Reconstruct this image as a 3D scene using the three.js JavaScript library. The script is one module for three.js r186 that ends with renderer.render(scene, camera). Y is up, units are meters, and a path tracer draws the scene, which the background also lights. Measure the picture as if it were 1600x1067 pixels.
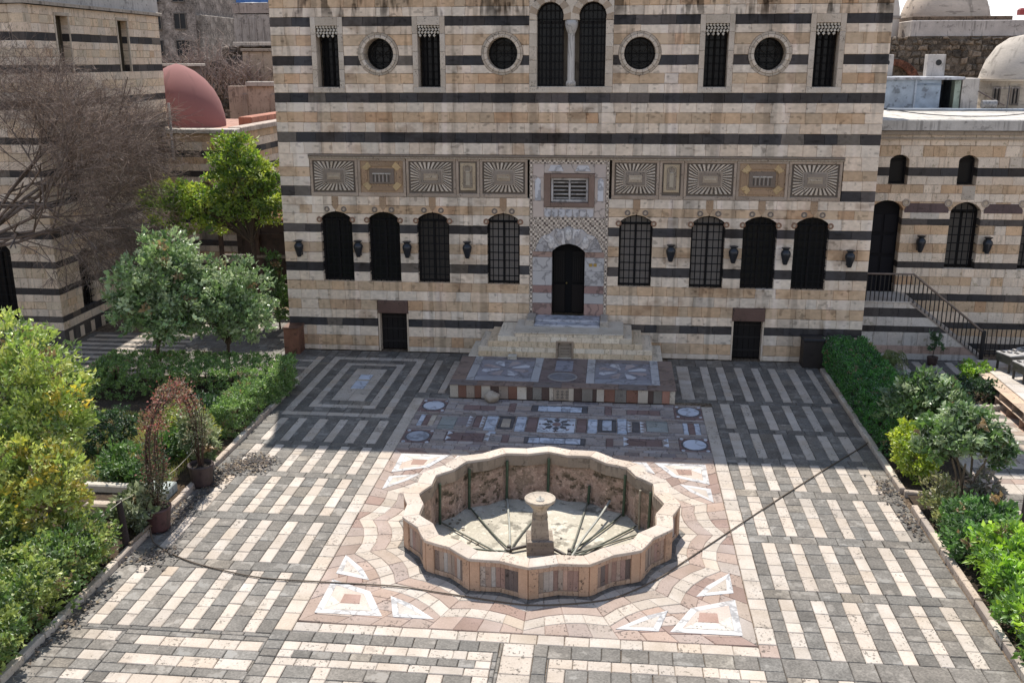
import * as THREE from 'three';
import { mergeGeometries } from 'three/addons/utils/BufferGeometryUtils.js';

// ---------------------------------------------------------------- camera, sky, sun, exposure
const scene = new THREE.Scene();
const camera = new THREE.PerspectiveCamera(38.46, 1024 / 682, 0.1, 900);
camera.position.set(1.367, 9.2, 30.412);
{
  const yaw = 0.10355, pitch = 0.27909, roll = -0.0028366;
  const f = new THREE.Vector3(-Math.sin(yaw) * Math.cos(pitch), -Math.sin(pitch), -Math.cos(yaw) * Math.cos(pitch));
  const r0 = new THREE.Vector3(Math.cos(yaw), 0, -Math.sin(yaw)), u0 = new THREE.Vector3().crossVectors(r0, f);
  const r = r0.clone().multiplyScalar(Math.cos(roll)).addScaledVector(u0, Math.sin(roll));
  const u = u0.clone().multiplyScalar(Math.cos(roll)).addScaledVector(r0, -Math.sin(roll));
  camera.quaternion.setFromRotationMatrix(new THREE.Matrix4().makeBasis(r, u, f.clone().negate()));
  camera.updateMatrixWorld(true);
}
const renderer = new THREE.WebGLRenderer({ antialias: true });
renderer.setSize(1024, 682);
renderer.toneMapping = THREE.LinearToneMapping;
renderer.toneMappingExposure = 1.72;
renderer.shadowMap.enabled = true;

const SUN = new THREE.Vector3(-0.128, 0.866, -0.487).normalize();      // behind the palace, 60 degrees up
{
  const w = 512, h = 256, d = new Float32Array(w * h * 4);
  for (let j = 0; j < h; j++) for (let i = 0; i < w; i++) {
    const el = ((j + 0.5) / h - 0.5) * Math.PI, az = ((i + 0.5) / w - 0.5) * 2 * Math.PI;
    const dir = new THREE.Vector3(Math.cos(el) * Math.cos(az), Math.sin(el), Math.cos(el) * Math.sin(az));
    const t = Math.max(0, Math.sin(el)), k = Math.pow(1 - t, 2.5), c = Math.max(0, dir.dot(SUN));
    const glow = 0.22 * Math.pow(c, 12) + 0.12 * Math.pow(c, 3);
    const low = el < 0 ? Math.max(0.25, 1 + el * 6) : 1;
    const o = (j * w + i) * 4;
    d[o] = (0.13 + 0.76 * k + glow) * low; d[o + 1] = (0.205 + 0.70 * k + glow) * low; d[o + 2] = (0.36 + 0.53 * k + glow * 0.95) * low; d[o + 3] = 1;
  }
  const t = new THREE.DataTexture(d, w, h, THREE.RGBAFormat, THREE.FloatType);
  t.mapping = THREE.EquirectangularReflectionMapping; t.magFilter = t.minFilter = THREE.LinearFilter; t.needsUpdate = true;
  scene.background = t; scene.environment = t;
}
const sun = new THREE.DirectionalLight(new THREE.Color(1, 0.95, 0.865), 3.7);
sun.position.copy(SUN).multiplyScalar(80); sun.castShadow = true;
Object.assign(sun.shadow.camera, { left: -40, right: 40, top: 40, bottom: -40, near: 1, far: 200 });
sun.shadow.mapSize.set(4096, 4096);
scene.add(sun, sun.target);

// ---------------------------------------------------------------- helpers
function rng(s) { return () => { s = (s + 0x6d2b79f5) | 0; let t = Math.imul(s ^ (s >>> 15), 1 | s); t = (t + Math.imul(t ^ (t >>> 7), 61 | t)) ^ t; return ((t ^ (t >>> 14)) >>> 0) / 4294967296; }; }
const R0 = rng(7);
const rnd = (a = 1, b) => b === undefined ? R0() * a : a + R0() * (b - a);
const pick = (a) => a[Math.floor(R0() * a.length)];
const V = (x, y, z) => new THREE.Vector3(x, y, z);
const used = {};
function numbered(n) { const k = used[n] = (used[n] ?? -1) + 1; return k ? n + '_' + String(k).padStart(3, '0') : n; }
function tag(o, label, category, group, kind) { Object.assign(o.userData, { label, category }); if (group) o.userData.group = group; if (kind) o.userData.kind = kind; return o; }
function thing(name, label, category, p = [0, 0, 0], group) { const o = new THREE.Group(); o.name = numbered(name); o.position.set(...p); scene.add(o); return tag(o, label, category, group); }
function struct(name, label) { const o = new THREE.Group(); o.name = name; o.userData.kind = 'structure'; if (label) o.userData.label = label; scene.add(o); return o; }
function mesh(name, geo, mat, parent = scene, stuff) {
  const m = new THREE.Mesh(geo, mat); m.name = parent === scene ? numbered(name) : name; m.castShadow = m.receiveShadow = true;
  if (stuff) m.userData.kind = 'stuff'; parent.add(m); return m;
}
// value noise that repeats every `per` cells
function noise2(seed) {
  const r = rng(seed), T = new Float32Array(65536); for (let i = 0; i < 65536; i++) T[i] = r();
  return (x, y, px, py) => {
    const xi = Math.floor(x), yi = Math.floor(y); let fx = x - xi, fy = y - yi; fx = fx * fx * (3 - 2 * fx); fy = fy * fy * (3 - 2 * fy);
    const x0 = ((xi % px) + px) % px, x1 = (x0 + 1) % px, y0 = ((yi % py) + py) % py, y1 = (y0 + 1) % py;
    const a = T[(y0 * 251 + x0) & 65535], b = T[(y0 * 251 + x1) & 65535], c = T[(y1 * 251 + x0) & 65535], d = T[(y1 * 251 + x1) & 65535];
    return a + (b - a) * fx + (c - a) * fy + (a - b - c + d) * fx * fy;
  };
}
const N1 = noise2(11), N2 = noise2(29);
function fbm(u, v, p, oct = 4, py = p) { let s = 0, a = 0.5, t = 0; for (let o = 0; o < oct; o++) { s += a * (o & 1 ? N2 : N1)(u * p, v * py, p, py); t += a; a *= 0.55; p *= 2; py *= 2; } return s / t; }
function tex(w, h, fn, srgb = true) {          // fn(u, v) -> [r, g, b] in 0..1 (linear when srgb is false)
  const d = new Uint8Array(w * h * 4);
  for (let j = 0; j < h; j++) for (let i = 0; i < w; i++) { const c = fn((i + 0.5) / w, (j + 0.5) / h), o = (j * w + i) * 4; for (let k = 0; k < 3; k++) d[o + k] = Math.max(0, Math.min(255, 255 * c[k])); d[o + 3] = 255; }
  const t = new THREE.DataTexture(d, w, h); t.wrapS = t.wrapT = THREE.RepeatWrapping; t.magFilter = THREE.LinearFilter; t.minFilter = THREE.LinearMipmapLinearFilter; t.generateMipmaps = true;
  if (srgb) t.colorSpace = THREE.SRGBColorSpace; t.needsUpdate = true; return t;
}
const sm = (a, b, x) => { const t = Math.max(0, Math.min(1, (x - a) / (b - a))); return t * t * (3 - 2 * t); };
const grey = (x, w = 0) => [x + w, x, x - w];

// ---- textures (all multiply a base colour)
const T = {};
T.limestone = tex(1024, 1024, (u, v) => {        // 3 m square: pitted travertine with ochre clouds
  const a = fbm(u, v, 6, 5), b = fbm(u + .37, v + .11, 90, 2), c = fbm(u, v, 24, 3), pm = sm(.44, .66, fbm(u + .6, v + .2, 5, 3)), pit = (sm(.66, .78, b) * .34 + sm(.64, .78, c) * .14) * pm;
  const l = .84 + .2 * a + .1 * (fbm(u, v, 160, 2) - .5) - pit; return [l, l - .03 * (1 - a) , l - .075 * (1 - a)];
});
T.basalt = tex(1024, 1024, (u, v) => { const a = fbm(u, v, 8, 5), b = fbm(u + .3, v, 120, 2), l = .72 + .36 * (a - .5) + .34 * (b - .5) + .2 * sm(.6, .75, fbm(u, v + .4, 14, 3)); return grey(l + .06, .012); });
T.facade = tex(2048, 1400, (u, v) => {           // one sheet over the whole palace front, with drips and soot where the photograph has them
  const x = u * 20, y = v * 14;
  const a = fbm(u, v, 10, 5), g = fbm(u, v, 200, 2), p = fbm(u + .2, v, 120, 2);
  const drip = fbm(u, v * .6, 90, 3, 5), dripn = sm(.52, .74, drip), lit = sm(.6, .78, fbm(u + .51, v, 60, 2, 3));
  const topStain = sm(10.25, 10.75, y) * sm(.55, .7, fbm(u + .13, v, 110, 3, 16)) + .4 * sm(8.3, 9.9, y) * sm(.6, .76, fbm(u + .7, v, 120, 3, 14));
  const blot = sm(.6, .78, fbm(u + .6, v + .3, 26, 4));
  let l = .95 + .14 * (a - .5) + .14 * (g - .5) - .13 * dripn + .07 * lit - .11 * blot - .15 * sm(.72, .82, p) - .36 * topStain;
  return [l, l - .008 - .02 * blot, l - .02 - .035 * blot + .02 * lit];
});
T.grime = tex(1024, 512, (u, v) => {             // basin plaster: rose render under dark algae tide marks
  const a = fbm(u, v, 14, 5, 5), b = fbm(u + .4, v, 36, 4, 12), d = fbm(u + .1, v, 9, 4, 6), e = fbm(u + .3, v + .2, 120, 2, 40);
  let r = .8 + .34 * (a - .5), g = .685 + .34 * (a - .5), bl = .61 + .32 * (a - .5); const top = sm(.5, 1.02, v + .5 * (d - .45)), k = Math.min(.95, 1.15 * top * (.5 + .9 * b) + .75 * sm(.5, .66, b) * sm(.36, .6, d) + .45 * sm(.5, .66, a));
  r += (.36 - r) * k; g += (.31 - g) * k; bl += (.24 - bl) * k; const w = sm(.62, .78, fbm(u, v + .5, 60, 3, 22)), n = .16 * (e - .5); return [r + .13 * w + n, g + .12 * w + n, bl + .11 * w + n];
});
T.wall = tex(1024, 1024, (u, v) => { const a = fbm(u, v, 6, 5), g = fbm(u, v, 150, 2), d = sm(.56, .76, fbm(u, v, 42, 3, 4)), p = sm(.66, .8, fbm(u + .2, v, 34, 4)); const l = .95 + .2 * (a - .5) + .14 * (g - .5) - .12 * d - .16 * p; return [l, l - .012, l - .03 - .03 * p]; });
T.plaster = tex(1024, 1024, (u, v) => { const a = fbm(u, v, 5, 6), d = sm(.55, .78, fbm(u + .2, v, 40, 3, 4)), c = sm(.66, .74, fbm(u, v + .6, 18, 4)); const l = .86 + .26 * (a - .5) - .17 * d - .16 * c + .06 * (fbm(u, v, 150, 1) - .5); return grey(l, .012); });
T.smooth = tex(512, 512, (u, v) => { const d = sm(.55, .8, fbm(u, v, 26, 3, 3)), l = .93 + .1 * (fbm(u, v, 5, 5) - .5) - .09 * d; return grey(l, .006); });
T.stain = tex(1024, 1024, (u, v) => { const a = fbm(u, v, 4, 6), b = fbm(u + .3, v + .7, 12, 5), c = fbm(u, v, 130, 2); const l = .9 + .3 * (a - .5) + .12 * (c - .5) - .26 * sm(.52, .6, b) * sm(.45, .6, a) - .14 * sm(.6, .72, b) + .1 * sm(.62, .7, fbm(u + .1, v + .2, 30, 3)); return [l, l - .012, l - .05 + .03 * a]; });
T.marble = tex(512, 512, (u, v) => { const a = fbm(u, v, 5, 5), n = Math.abs(fbm(u + .2, v + .5, 6, 5) - .5) * 2, vein = 1 - sm(0, .12, n); const l = .9 + .14 * (a - .5) - .22 * vein; return [l, l, l + .015]; });
T.soil = tex(512, 512, (u, v) => { const a = fbm(u, v, 8, 6), b = fbm(u, v, 70, 2); const l = .6 + .5 * (a - .5) + .5 * (b - .5); return [l + .05, l, l - .06]; });
T.bark = tex(256, 512, (u, v) => { const l = .7 + .5 * (fbm(u, v, 16, 4, 4) - .5) + .3 * (fbm(u, v, 40, 2, 30) - .5); return grey(l, .02); });
T.rubble = tex(1024, 1024, (u, v) => { const a = fbm(u, v, 7, 5), b = fbm(u + .3, v + .1, 22, 4), c = fbm(u, v, 110, 2); const l = .7 + .5 * (a - .5) + .45 * (b - .5) + .25 * (c - .5) - .3 * sm(.62, .75, b); return grey(l, .02); });
T.metal = tex(256, 256, (u, v) => { const l = .85 + .3 * (fbm(u, v, 12, 4) - .5) - .2 * sm(.6, .75, fbm(u + .4, v, 20, 3)); return [l, l - .02, l - .03]; });

const M = {};
const std = (o) => new THREE.MeshStandardMaterial({ roughness: .85, metalness: 0, ...o });
M.facade = new THREE.MeshPhysicalMaterial({ metalness: 0, specularIntensity: .35, map: T.facade, bumpMap: T.limestone, bumpScale: .004, vertexColors: true, roughness: .82 });
M.lime = std({ map: T.limestone, bumpMap: T.limestone, bumpScale: .005, vertexColors: true, roughness: .72 });
M.wall = new THREE.MeshPhysicalMaterial({ metalness: 0, specularIntensity: .5, map: T.wall, bumpMap: T.limestone, bumpScale: .006, vertexColors: true, roughness: .82 });
M.basalt = std({ map: T.basalt, bumpMap: T.basalt, bumpScale: .004, vertexColors: true, roughness: .68 });
M.plaster = std({ map: T.plaster, bumpMap: T.plaster, bumpScale: .006, vertexColors: true, roughness: .92 });
M.marble = std({ map: T.marble, vertexColors: true, roughness: .45 });
M.grime = std({ map: T.grime, bumpMap: T.grime, bumpScale: .012, roughness: .9 });
M.rubble = std({ map: T.rubble, bumpMap: T.rubble, bumpScale: .03, vertexColors: true, roughness: .95 });
M.soil = std({ map: T.soil, bumpMap: T.soil, bumpScale: .03, vertexColors: true, roughness: 1 });
M.bark = std({ map: T.bark, bumpMap: T.bark, bumpScale: .01, vertexColors: true, roughness: .95 });
M.paint = std({ map: T.metal, vertexColors: true, roughness: .55 });
M.blackAndGloom = new THREE.MeshPhysicalMaterial({ vertexColors: true, roughness: .6, specularIntensity: .12 });  // black frames, grilles and doors; also the painted gloom of the palace doorway
M.iron = std({ color: new THREE.Color(.018, .018, .02), roughness: .5, metalness: .3 });
M.glass = new THREE.MeshPhysicalMaterial({ color: new THREE.Color(.012, .014, .016), roughness: .12, metalness: 0 });
M.wood = std({ map: T.bark, color: new THREE.Color(.05, .03, .02), roughness: .6 });
for (const k of ['limestone', 'basalt', 'plaster', 'grime']) T[k].anisotropy = 8;

// ---- geometry bag: prisms of a polygon drawn in a frame, with chamfered front edges
const frame = (o, u, v, s = .33, rand = true) => { const n = V().crossVectors(V(...u), V(...v)); return { o: V(...o), u: V(...u), v: V(...v), n, s, rand }; };
const GROUND = frame([0, 0, 0], [1, 0, 0], [0, 0, -1]);
const gp = (pts) => pts.map(([x, z]) => [x, -z]);                    // ground polygon given as x, z
class Bag {
  constructor() { this.p = []; this.t = []; this.c = []; }
  vert(F, a, b, h, tu, tv, c) { const { o, u, v, n } = F; this.p.push(o.x + u.x * a + v.x * b + n.x * h, o.y + u.y * a + v.y * b + n.y * h, o.z + u.z * a + v.z * b + n.z * h); this.t.push(tu, tv); this.c.push(c[0], c[1], c[2]); }
  prism(F, pts, h0, h1, bev, c, uv) {
    let A = 0; const n = pts.length; for (let i = 0; i < n; i++) { const p = pts[i], q = pts[(i + 1) % n]; A += p[0] * q[1] - q[0] * p[1]; }
    if (Math.abs(A) < 1e-6) return this; if (A < 0) pts = pts.slice().reverse();
    const ou = F.rand ? (uv ? uv[0] : R0() * 7) : 0, ov = F.rand ? (uv ? uv[1] : R0() * 7) : 0, su = F.su ?? F.s, sv = F.sv ?? F.s, bu = F.bu ?? 0, bv = F.bv ?? 0;
    const TU = (a) => (a - bu) * su + ou, TV = (b) => (b - bv) * sv + ov;
    const ins = bev ? pts.map((p, i) => {
      const a = pts[(i + n - 1) % n], b = pts[(i + 1) % n]; let e1 = [p[0] - a[0], p[1] - a[1]], e2 = [b[0] - p[0], b[1] - p[1]]; const l1 = Math.hypot(...e1) || 1, l2 = Math.hypot(...e2) || 1;
      const n1 = [-e1[1] / l1, e1[0] / l1], n2 = [-e2[1] / l2, e2[0] / l2]; let m = [n1[0] + n2[0], n1[1] + n2[1]]; const d = Math.max(.5, 1 + n1[0] * n2[0] + n1[1] * n2[1]); return [p[0] + m[0] / d * bev, p[1] + m[1] / d * bev];
    }) : pts;
    const top = (i) => { const q = ins[i]; this.vert(F, q[0], q[1], h1, TU(q[0]), TV(q[1]), c); };
    if (n === 4) { for (const i of [0, 1, 2, 0, 2, 3]) top(i); } else { const tr = THREE.ShapeUtils.triangulateShape(ins.map((q) => new THREE.Vector2(q[0], q[1])), []); for (const t of tr) for (const i of t) top(i); }
    let per = ou / su;
    for (let i = 0; i < n; i++) {
      const j = (i + 1) % n, p = pts[i], q = pts[j], pi = ins[i], qi = ins[j], L = Math.hypot(q[0] - p[0], q[1] - p[1]), hm = h1 - bev;
      if (bev) { this.vert(F, p[0], p[1], hm, TU(p[0]), TV(p[1]), c); this.vert(F, q[0], q[1], hm, TU(q[0]), TV(q[1]), c); this.vert(F, qi[0], qi[1], h1, TU(qi[0]), TV(qi[1]), c); this.vert(F, p[0], p[1], hm, TU(p[0]), TV(p[1]), c); this.vert(F, qi[0], qi[1], h1, TU(qi[0]), TV(qi[1]), c); this.vert(F, pi[0], pi[1], h1, TU(pi[0]), TV(pi[1]), c); }
      const S = (w, q2, h) => this.vert(F, q2[0], q2[1], h, F.rand ? (per + w) * su : TU(q2[0]) + h * su, F.rand ? ov + h * sv : TV(q2[1]), c);
      S(0, p, h0); S(L, q, h0); S(L, q, hm); S(0, p, h0); S(L, q, hm); S(0, p, hm); per += L;
    }
    return this;
  }
  rect(F, a0, a1, b0, b1, h0, h1, bev, c, uv) { return this.prism(F, [[a0, b0], [a1, b0], [a1, b1], [a0, b1]], h0, h1, bev, c, uv); }
  box(x0, x1, y0, y1, z0, z1, bev, c) { const F = { ...GROUND, s: .33 }; return this.prism(F, [[x0, -z1], [x1, -z1], [x1, -z0], [x0, -z0]], y0, y1, bev, c); }
  add(geo, c, m) {                                                   // any three geometry, in one colour
    let g = geo.index ? geo.toNonIndexed() : geo.clone(); if (m) g.applyMatrix4(m);
    const p = g.attributes.position.array, t = g.attributes.uv?.array; this.smooth ??= []; this.smooth.push([this.p.length / 3, g.attributes.normal.array]);
    for (let i = 0; i < p.length; i++) this.p.push(p[i]); for (let i = 0; i < p.length / 3; i++) { this.t.push(t ? t[2 * i] : 0, t ? t[2 * i + 1] : 0); this.c.push(c[0], c[1], c[2]); } return this;
  }
  geo() {
    const g = new THREE.BufferGeometry(); g.setAttribute('position', new THREE.Float32BufferAttribute(this.p, 3)); g.setAttribute('uv', new THREE.Float32BufferAttribute(this.t, 2)); g.setAttribute('color', new THREE.Float32BufferAttribute(this.c, 3)); g.computeVertexNormals();
    for (const [at, n] of this.smooth ?? []) g.attributes.normal.array.set(n, at * 3); return g;
  }
  get empty() { return !this.p.length; }
}
const jit = (c, s = .08, w = .02) => { const k = 1 + rnd(-s, s), d = rnd(-w, w); return [c[0] * k + c[0] * d, c[1] * k, c[2] * k - c[2] * d]; };
// separate pieces: the `most` that show largest become meshes of their own, the rest one mesh
const tmp = V();
function onScreen(F, pts, h) {
  let a = 0, n = pts.length, cx = 0, cy = 0, seen = false; const q = pts.map(([u, v]) => { tmp.copy(F.o).addScaledVector(F.u, u).addScaledVector(F.v, v).addScaledVector(F.n, h).project(camera); if (Math.abs(tmp.x) < 1.02 && Math.abs(tmp.y) < 1.02 && tmp.z < 1) seen = true; return [tmp.x, tmp.y]; });
  for (let i = 0; i < n; i++) { const p = q[i], r = q[(i + 1) % n]; a += p[0] * r[1] - r[0] * p[1]; } return seen ? Math.abs(a) : 0;
}
function pieces(parent, name, many, list, mat, most = 300, min = 1.2e-5) {
  for (const p of list) p.score = onScreen(p.F, p.pts, p.h1);
  list.sort((a, b) => b.score - a.score); const rest = new Bag();
  list.forEach((p, i) => { const m = p.mat ?? mat; if (i < most && p.score > min) mesh(name, new Bag().prism(p.F, p.pts, p.h0, p.h1, p.bev, p.c, p.uv).geo(), m, parent); else rest.prism(p.F, p.pts, p.h0, p.h1, p.bev, p.c, p.uv); });
  if (!rest.empty) mesh(many, rest.geo(), mat, parent, true);
}
function tube(pts, r, seg = 24, rad = 6, closed = false) { return new THREE.TubeGeometry(new THREE.CatmullRomCurve3(pts.map((p) => V(...p)), closed), seg, r, rad, closed); }
const bar = (a, b, r, rad = 6, r2 = r) => { const A = V(...a), B = V(...b), L = A.distanceTo(B), g = new THREE.CylinderGeometry(r2, r, L, rad); g.translate(0, L / 2, 0); g.applyQuaternion(new THREE.Quaternion().setFromUnitVectors(V(0, 1, 0), B.clone().sub(A).normalize())); g.translate(...a); return g; };
const lathe = (pts, seg = 24) => new THREE.LatheGeometry(pts.map(([x, y]) => new THREE.Vector2(x, y)), seg);
const at = (x, y, z, ry = 0, s = 1) => new THREE.Matrix4().compose(V(x, y, z), new THREE.Quaternion().setFromEuler(new THREE.Euler(0, ry, 0)), V(s, s, s));

// ---- real-world base colours (linear)
const C = {
  cream: [.51, .452, .402], basaltFloor: [.23, .213, .192], pink: [.37, .285, .248], rose: [.285, .195, .168], white: [.78, .76, .74], mauve: [.34, .3, .29],
  light: [.8, .675, .555], tan: [.64, .465, .315], dark: [.066, .06, .06], terracotta: [.42, .2, .14],
};
// ---------------------------------------------------------------- ground and courtyard pavement
const FX = .04, FZ = 12.2;                                           // centre of the fountain
const star = (R, th, dip = .05) => { const t = ((th / (Math.PI / 8)) % 1 + 1) % 1; return R * (1 - dip * (1 - Math.pow(Math.abs(2 * t - 1), 1.15))); };   // sixteen points, sides bent inwards
const starPts = (R, n = 4, dip = .05) => { const o = []; for (let i = 0; i < 16 * n; i++) { const a = i / (16 * n) * 2 * Math.PI, r = star(R, a, dip); o.push([FX + r * Math.sin(a), FZ + r * Math.cos(a)]); } return o; };
{
  const s = new THREE.Shape([[-400, -400], [400, -400], [400, 400], [-400, 400]].map((p) => new THREE.Vector2(...p)));
  s.holes.push(new THREE.Path(starPts(2.6, 1).map(([x, z]) => new THREE.Vector2(x, -z))));
  const g = new THREE.ShapeGeometry(s); g.rotateX(-Math.PI / 2); g.translate(0, -.035, 0);
  const uv = g.attributes.uv; for (let i = 0; i < uv.count; i++) uv.setXY(i, uv.getX(i) * .33, uv.getY(i) * .33);
  const c = new Float32Array(uv.count * 3); for (let i = 0; i < uv.count; i++) c.set([.4, .34, .28], i * 3); g.setAttribute('color', new THREE.BufferAttribute(c, 3));
  const m = mesh('ground', g, M.soil); m.userData.kind = 'structure';
}
const court = struct('courtyard_pavement', 'striped courtyard pavement of grey basalt and cream stone pavers');
const kinds = { G: ['basalt_paver', 'basalt_pavers', C.basaltFloor, M.basalt], C: ['cream_paver', 'cream_pavers', C.cream, M.lime], P: ['pink_paver', 'pink_pavers', C.pink, M.lime], M: ['mauve_paver', 'mauve_pavers', C.mauve, M.lime], W: ['marble_inlay', 'marble_inlays', C.white, M.marble] };
const lists = {}; for (const k in kinds) lists[k] = [];
const tone = {
  G: () => { const k = rnd(); const c = jit(C.basaltFloor, .1, .03); return k < .07 ? c.map((x) => x * .8) : k > .95 ? [c[0] * 1.25, c[1] * 1.2, c[2] * 1.12] : c; },
  C: () => { const k = rnd(), c = jit(C.cream, .04, .018); return k < .06 ? [c[0] * .97, c[1] * .93, c[2] * .88] : k > .95 ? c.map((x) => x * .9) : c; },
  P: () => { const k = rnd(), c = jit(C.pink, .1, .05); return k < .15 ? jit(C.rose, .1) : k > .85 ? [c[0] * 1.08, c[1] * 1.18, c[2] * 1.2] : c; },
  M: () => { const k = rnd(), c = jit(C.mauve, .16, .05); return k < .12 ? [c[0] * .7, c[1] * .68, c[2] * .72] : c; }, W: () => jit([.66, .68, .71], .1),
};
const special = { D: ['M', [.1, .095, .105]], B: ['M', [.2, .135, .13]], S: ['W', [.6, .64, .7]], g: ['M', [.27, .29, .29]], K: ['C', [.5, .44, .38]] };
function addPaver(type, pts, y = 0, bev = .012) { const sp = special[type], k = sp ? sp[0] : type, mx = pts[0][0], mz = pts[0][1], w = .92 + .16 * N1(mx * .9 + 60, mz * .9 + 60, 256, 256); const c = (sp ? jit(sp[1], .1) : tone[k]()).map((v) => v * w), worn = rnd() < .04 ? .82 : 1; if (!y) pts = pts.map(([p, q]) => [p + rnd(-.0045, .0045), q + rnd(-.0045, .0045)]); lists[k].push({ F: GROUND, pts: gp(pts), h0: -.06, h1: y + rnd(-.006, .003), bev, c: c.map((v) => v * worn) }); }
function shrink(x0, x1, z0, z1, g = .0035) { return [[x0 + g, z0 + g], [x1 - g, z0 + g], [x1 - g, z1 - g], [x0 + g, z1 - g]]; }
function run(type, x0, x1, z0, z1, L = .42) {                          // lays one run of pavers, broken across its longer side
  const w = x1 - x0, d = z1 - z0; if (w < .015 || d < .015) return;
  const along = Math.max(w, d), n = Math.max(1, Math.round(along / (L * rnd(.8, 1.2)))), cuts = [0];
  for (let i = 1; i < n; i++) cuts.push((i + rnd(-.18, .18)) / n); cuts.push(1);
  const short = Math.min(w, d), m = Math.max(1, Math.round(short / .5));
  for (let j = 0; j < m; j++) for (let i = 0; i < n; i++) {
    const a = cuts[i], b = cuts[i + 1], e = j / m, f = (j + 1) / m;
    addPaver(type, w >= d ? shrink(x0 + a * w, x0 + b * w, z0 + e * d, z0 + f * d) : shrink(x0 + e * w, x0 + f * w, z0 + a * d, z0 + b * d));
  }
}
function pave(x0, x1, z0, z1, bg, rects, L = .42) {
  const X = new Set([x0, x1]), Z = new Set([z0, z1]); rects = rects.map((r) => [Math.max(x0, r[0]), Math.min(x1, r[1]), Math.max(z0, r[2]), Math.min(z1, r[3]), r[4] ?? 'C']).filter((r) => r[1] - r[0] > .01 && r[3] - r[2] > .01);
  for (const r of rects) { Z.add(r[2]); Z.add(r[3]); }
  const zs = [...Z].sort((a, b) => a - b);
  for (let j = 0; j + 1 < zs.length; j++) {
    const a = zs[j], b = zs[j + 1]; if (b - a < .02) continue; const zm = (a + b) / 2, act = rects.filter((r) => r[2] < zm && r[3] > zm), xs = new Set([x0, x1]); for (const r of act) { xs.add(r[0]); xs.add(r[1]); }
    const q = [...xs].sort((m, n) => m - n); let cur = null;
    for (let i = 0; i + 1 < q.length; i++) { const xm = (q[i] + q[i + 1]) / 2; let t = bg; for (const r of act) if (r[0] < xm && r[1] > xm) t = r[4]; if (cur && cur.t === t) cur.b = q[i + 1]; else { if (cur) run(cur.t, cur.a, cur.b, a, b, L); cur = { t, a: q[i], b: q[i + 1] }; } }
    if (cur) run(cur.t, cur.a, cur.b, a, b, L);
  }
}
const hoop = (x0, x1, z0, z1, t, k = 'C') => [[x0, x1, z0, z0 + t, k], [x0, x1, z1 - t, z1, k], [x0, x0 + t, z0 + t, z1 - t, k], [x1 - t, x1, z0 + t, z1 - t, k]];
const strips = (cols, rows) => rows.flatMap(([a, b]) => cols.map(([x, y]) => [x + rnd(-.012, .012), y + rnd(-.012, .012), a, b]));
const leftCols = [[-7.4, -7.17], [-6.89, -6.65], [-6.33, -6.07], [-5.77, -5.52], [-5.22, -4.98], [-4.67, -4.42]];
const rightCols = [[4.46, 4.73], [5.01, 5.25], [5.57, 5.82], [6.14, 6.37], [6.7, 6.94], [7.21, 7.47]];
pave(-7.8, -4.15, .06, 6.24, 'G', [...hoop(-7.5, -4.5, .78, 6.15, .25), ...hoop(-6.93, -5.03, 1.4, 5.5, .23), [-6.45, -5.49, 1.97, 4.92], [-6.17, -5.79, 2.54, 2.97, 'S'], [-6.17, -5.78, 3.13, 3.85, 'S']]);
pave(-9.4, -7.8, .06, 4.7, 'G', [[-8.06, -7.82, .78, 4.6], [-9.4, -8.06, 1.15, 1.32], [-9.4, -8.06, 1.95, 2.15], [-9.4, -8.06, 2.9, 3.1]]);
pave(-4.15, -3.13, .06, 4.5, 'G', [[-4.12, -3.9, .88, 4.02], [-3.55, -3.34, .88, 4.02]]);
pave(-7.8, -4.15, 6.24, 16.6, 'G', strips(leftCols, [[6.42, 8.03], [8.29, 9.94], [10.22, 12.1], [12.42, 14.15], [14.48, 16.5]]));
pave(3.22, 7.82, .06, 4.14, 'G', strips([[3.43, 3.82], [4.18, 4.42], [4.68, 4.92], [5.23, 5.46], [5.76, 5.98], [6.25, 6.51], [6.82, 7.1], [7.42, 7.62]], [[.78, 3.9]]));
pave(4.23, 7.82, 4.14, 16.38, 'G', strips(rightCols, [[4.2, 6.1], [6.42, 8.03], [8.36, 9.9], [10.26, 12.1], [12.41, 14.23], [14.54, 16.5]]));
// border of the fountain square
for (const r of [[-4.15, -3.84, 4.5, 16.38, 'C'], [3.92, 4.23, 4.5, 16.02, 'C'], [3.92, 4.23, 16.02, 16.38, 'P'], [-3.84, 3.92, 16.1, 16.38, 'C'], [-3.84, 3.92, 4.42, 4.62, 'M']]) run(r[4], r[0], r[1], r[2], r[3], .42);
pave(4.23, 7.82, 16.38, 18.9, 'G', strips(rightCols, [[16.88, 18.6]]));
pave(-7.8, -6.6, 16.6, 18.9, 'G', [[-7.25, -6.67, 16.66, 16.95], [-7.05, -6.66, 17.22, 17.5], [-7.05, -6.66, 17.76, 18.02]]);
pave(-6.6, -4.15, 16.6, 18.9, 'G', [[-6.32, -4.19, 16.74, 17.02], [-6.32, -4.19, 17.26, 17.55], [-6.32, -4.19, 17.78, 18.06], [-6.32, -4.19, 18.3, 18.56]]);
pave(-4.15, -.3, 16.38, 18.9, 'G', [...hoop(-3.86, -.38, 16.67, 20, .25), [-3.61, -.63, 17.13, 17.34], [-3.13, -2.88, 17.34, 18.9], [-1.33, -1.08, 17.34, 18.9], [-2.6, -1.6, 17.66, 17.86]]);
pave(-.3, .5, 16.38, 18.9, 'G', [[-.24, .27, 16.38, 18.9]]);
pave(.5, 4.23, 16.38, 18.9, 'G', [...hoop(.53, 3.92, 16.75, 20, .27), [1.25, 3.2, 17.4, 17.65]]);
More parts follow.
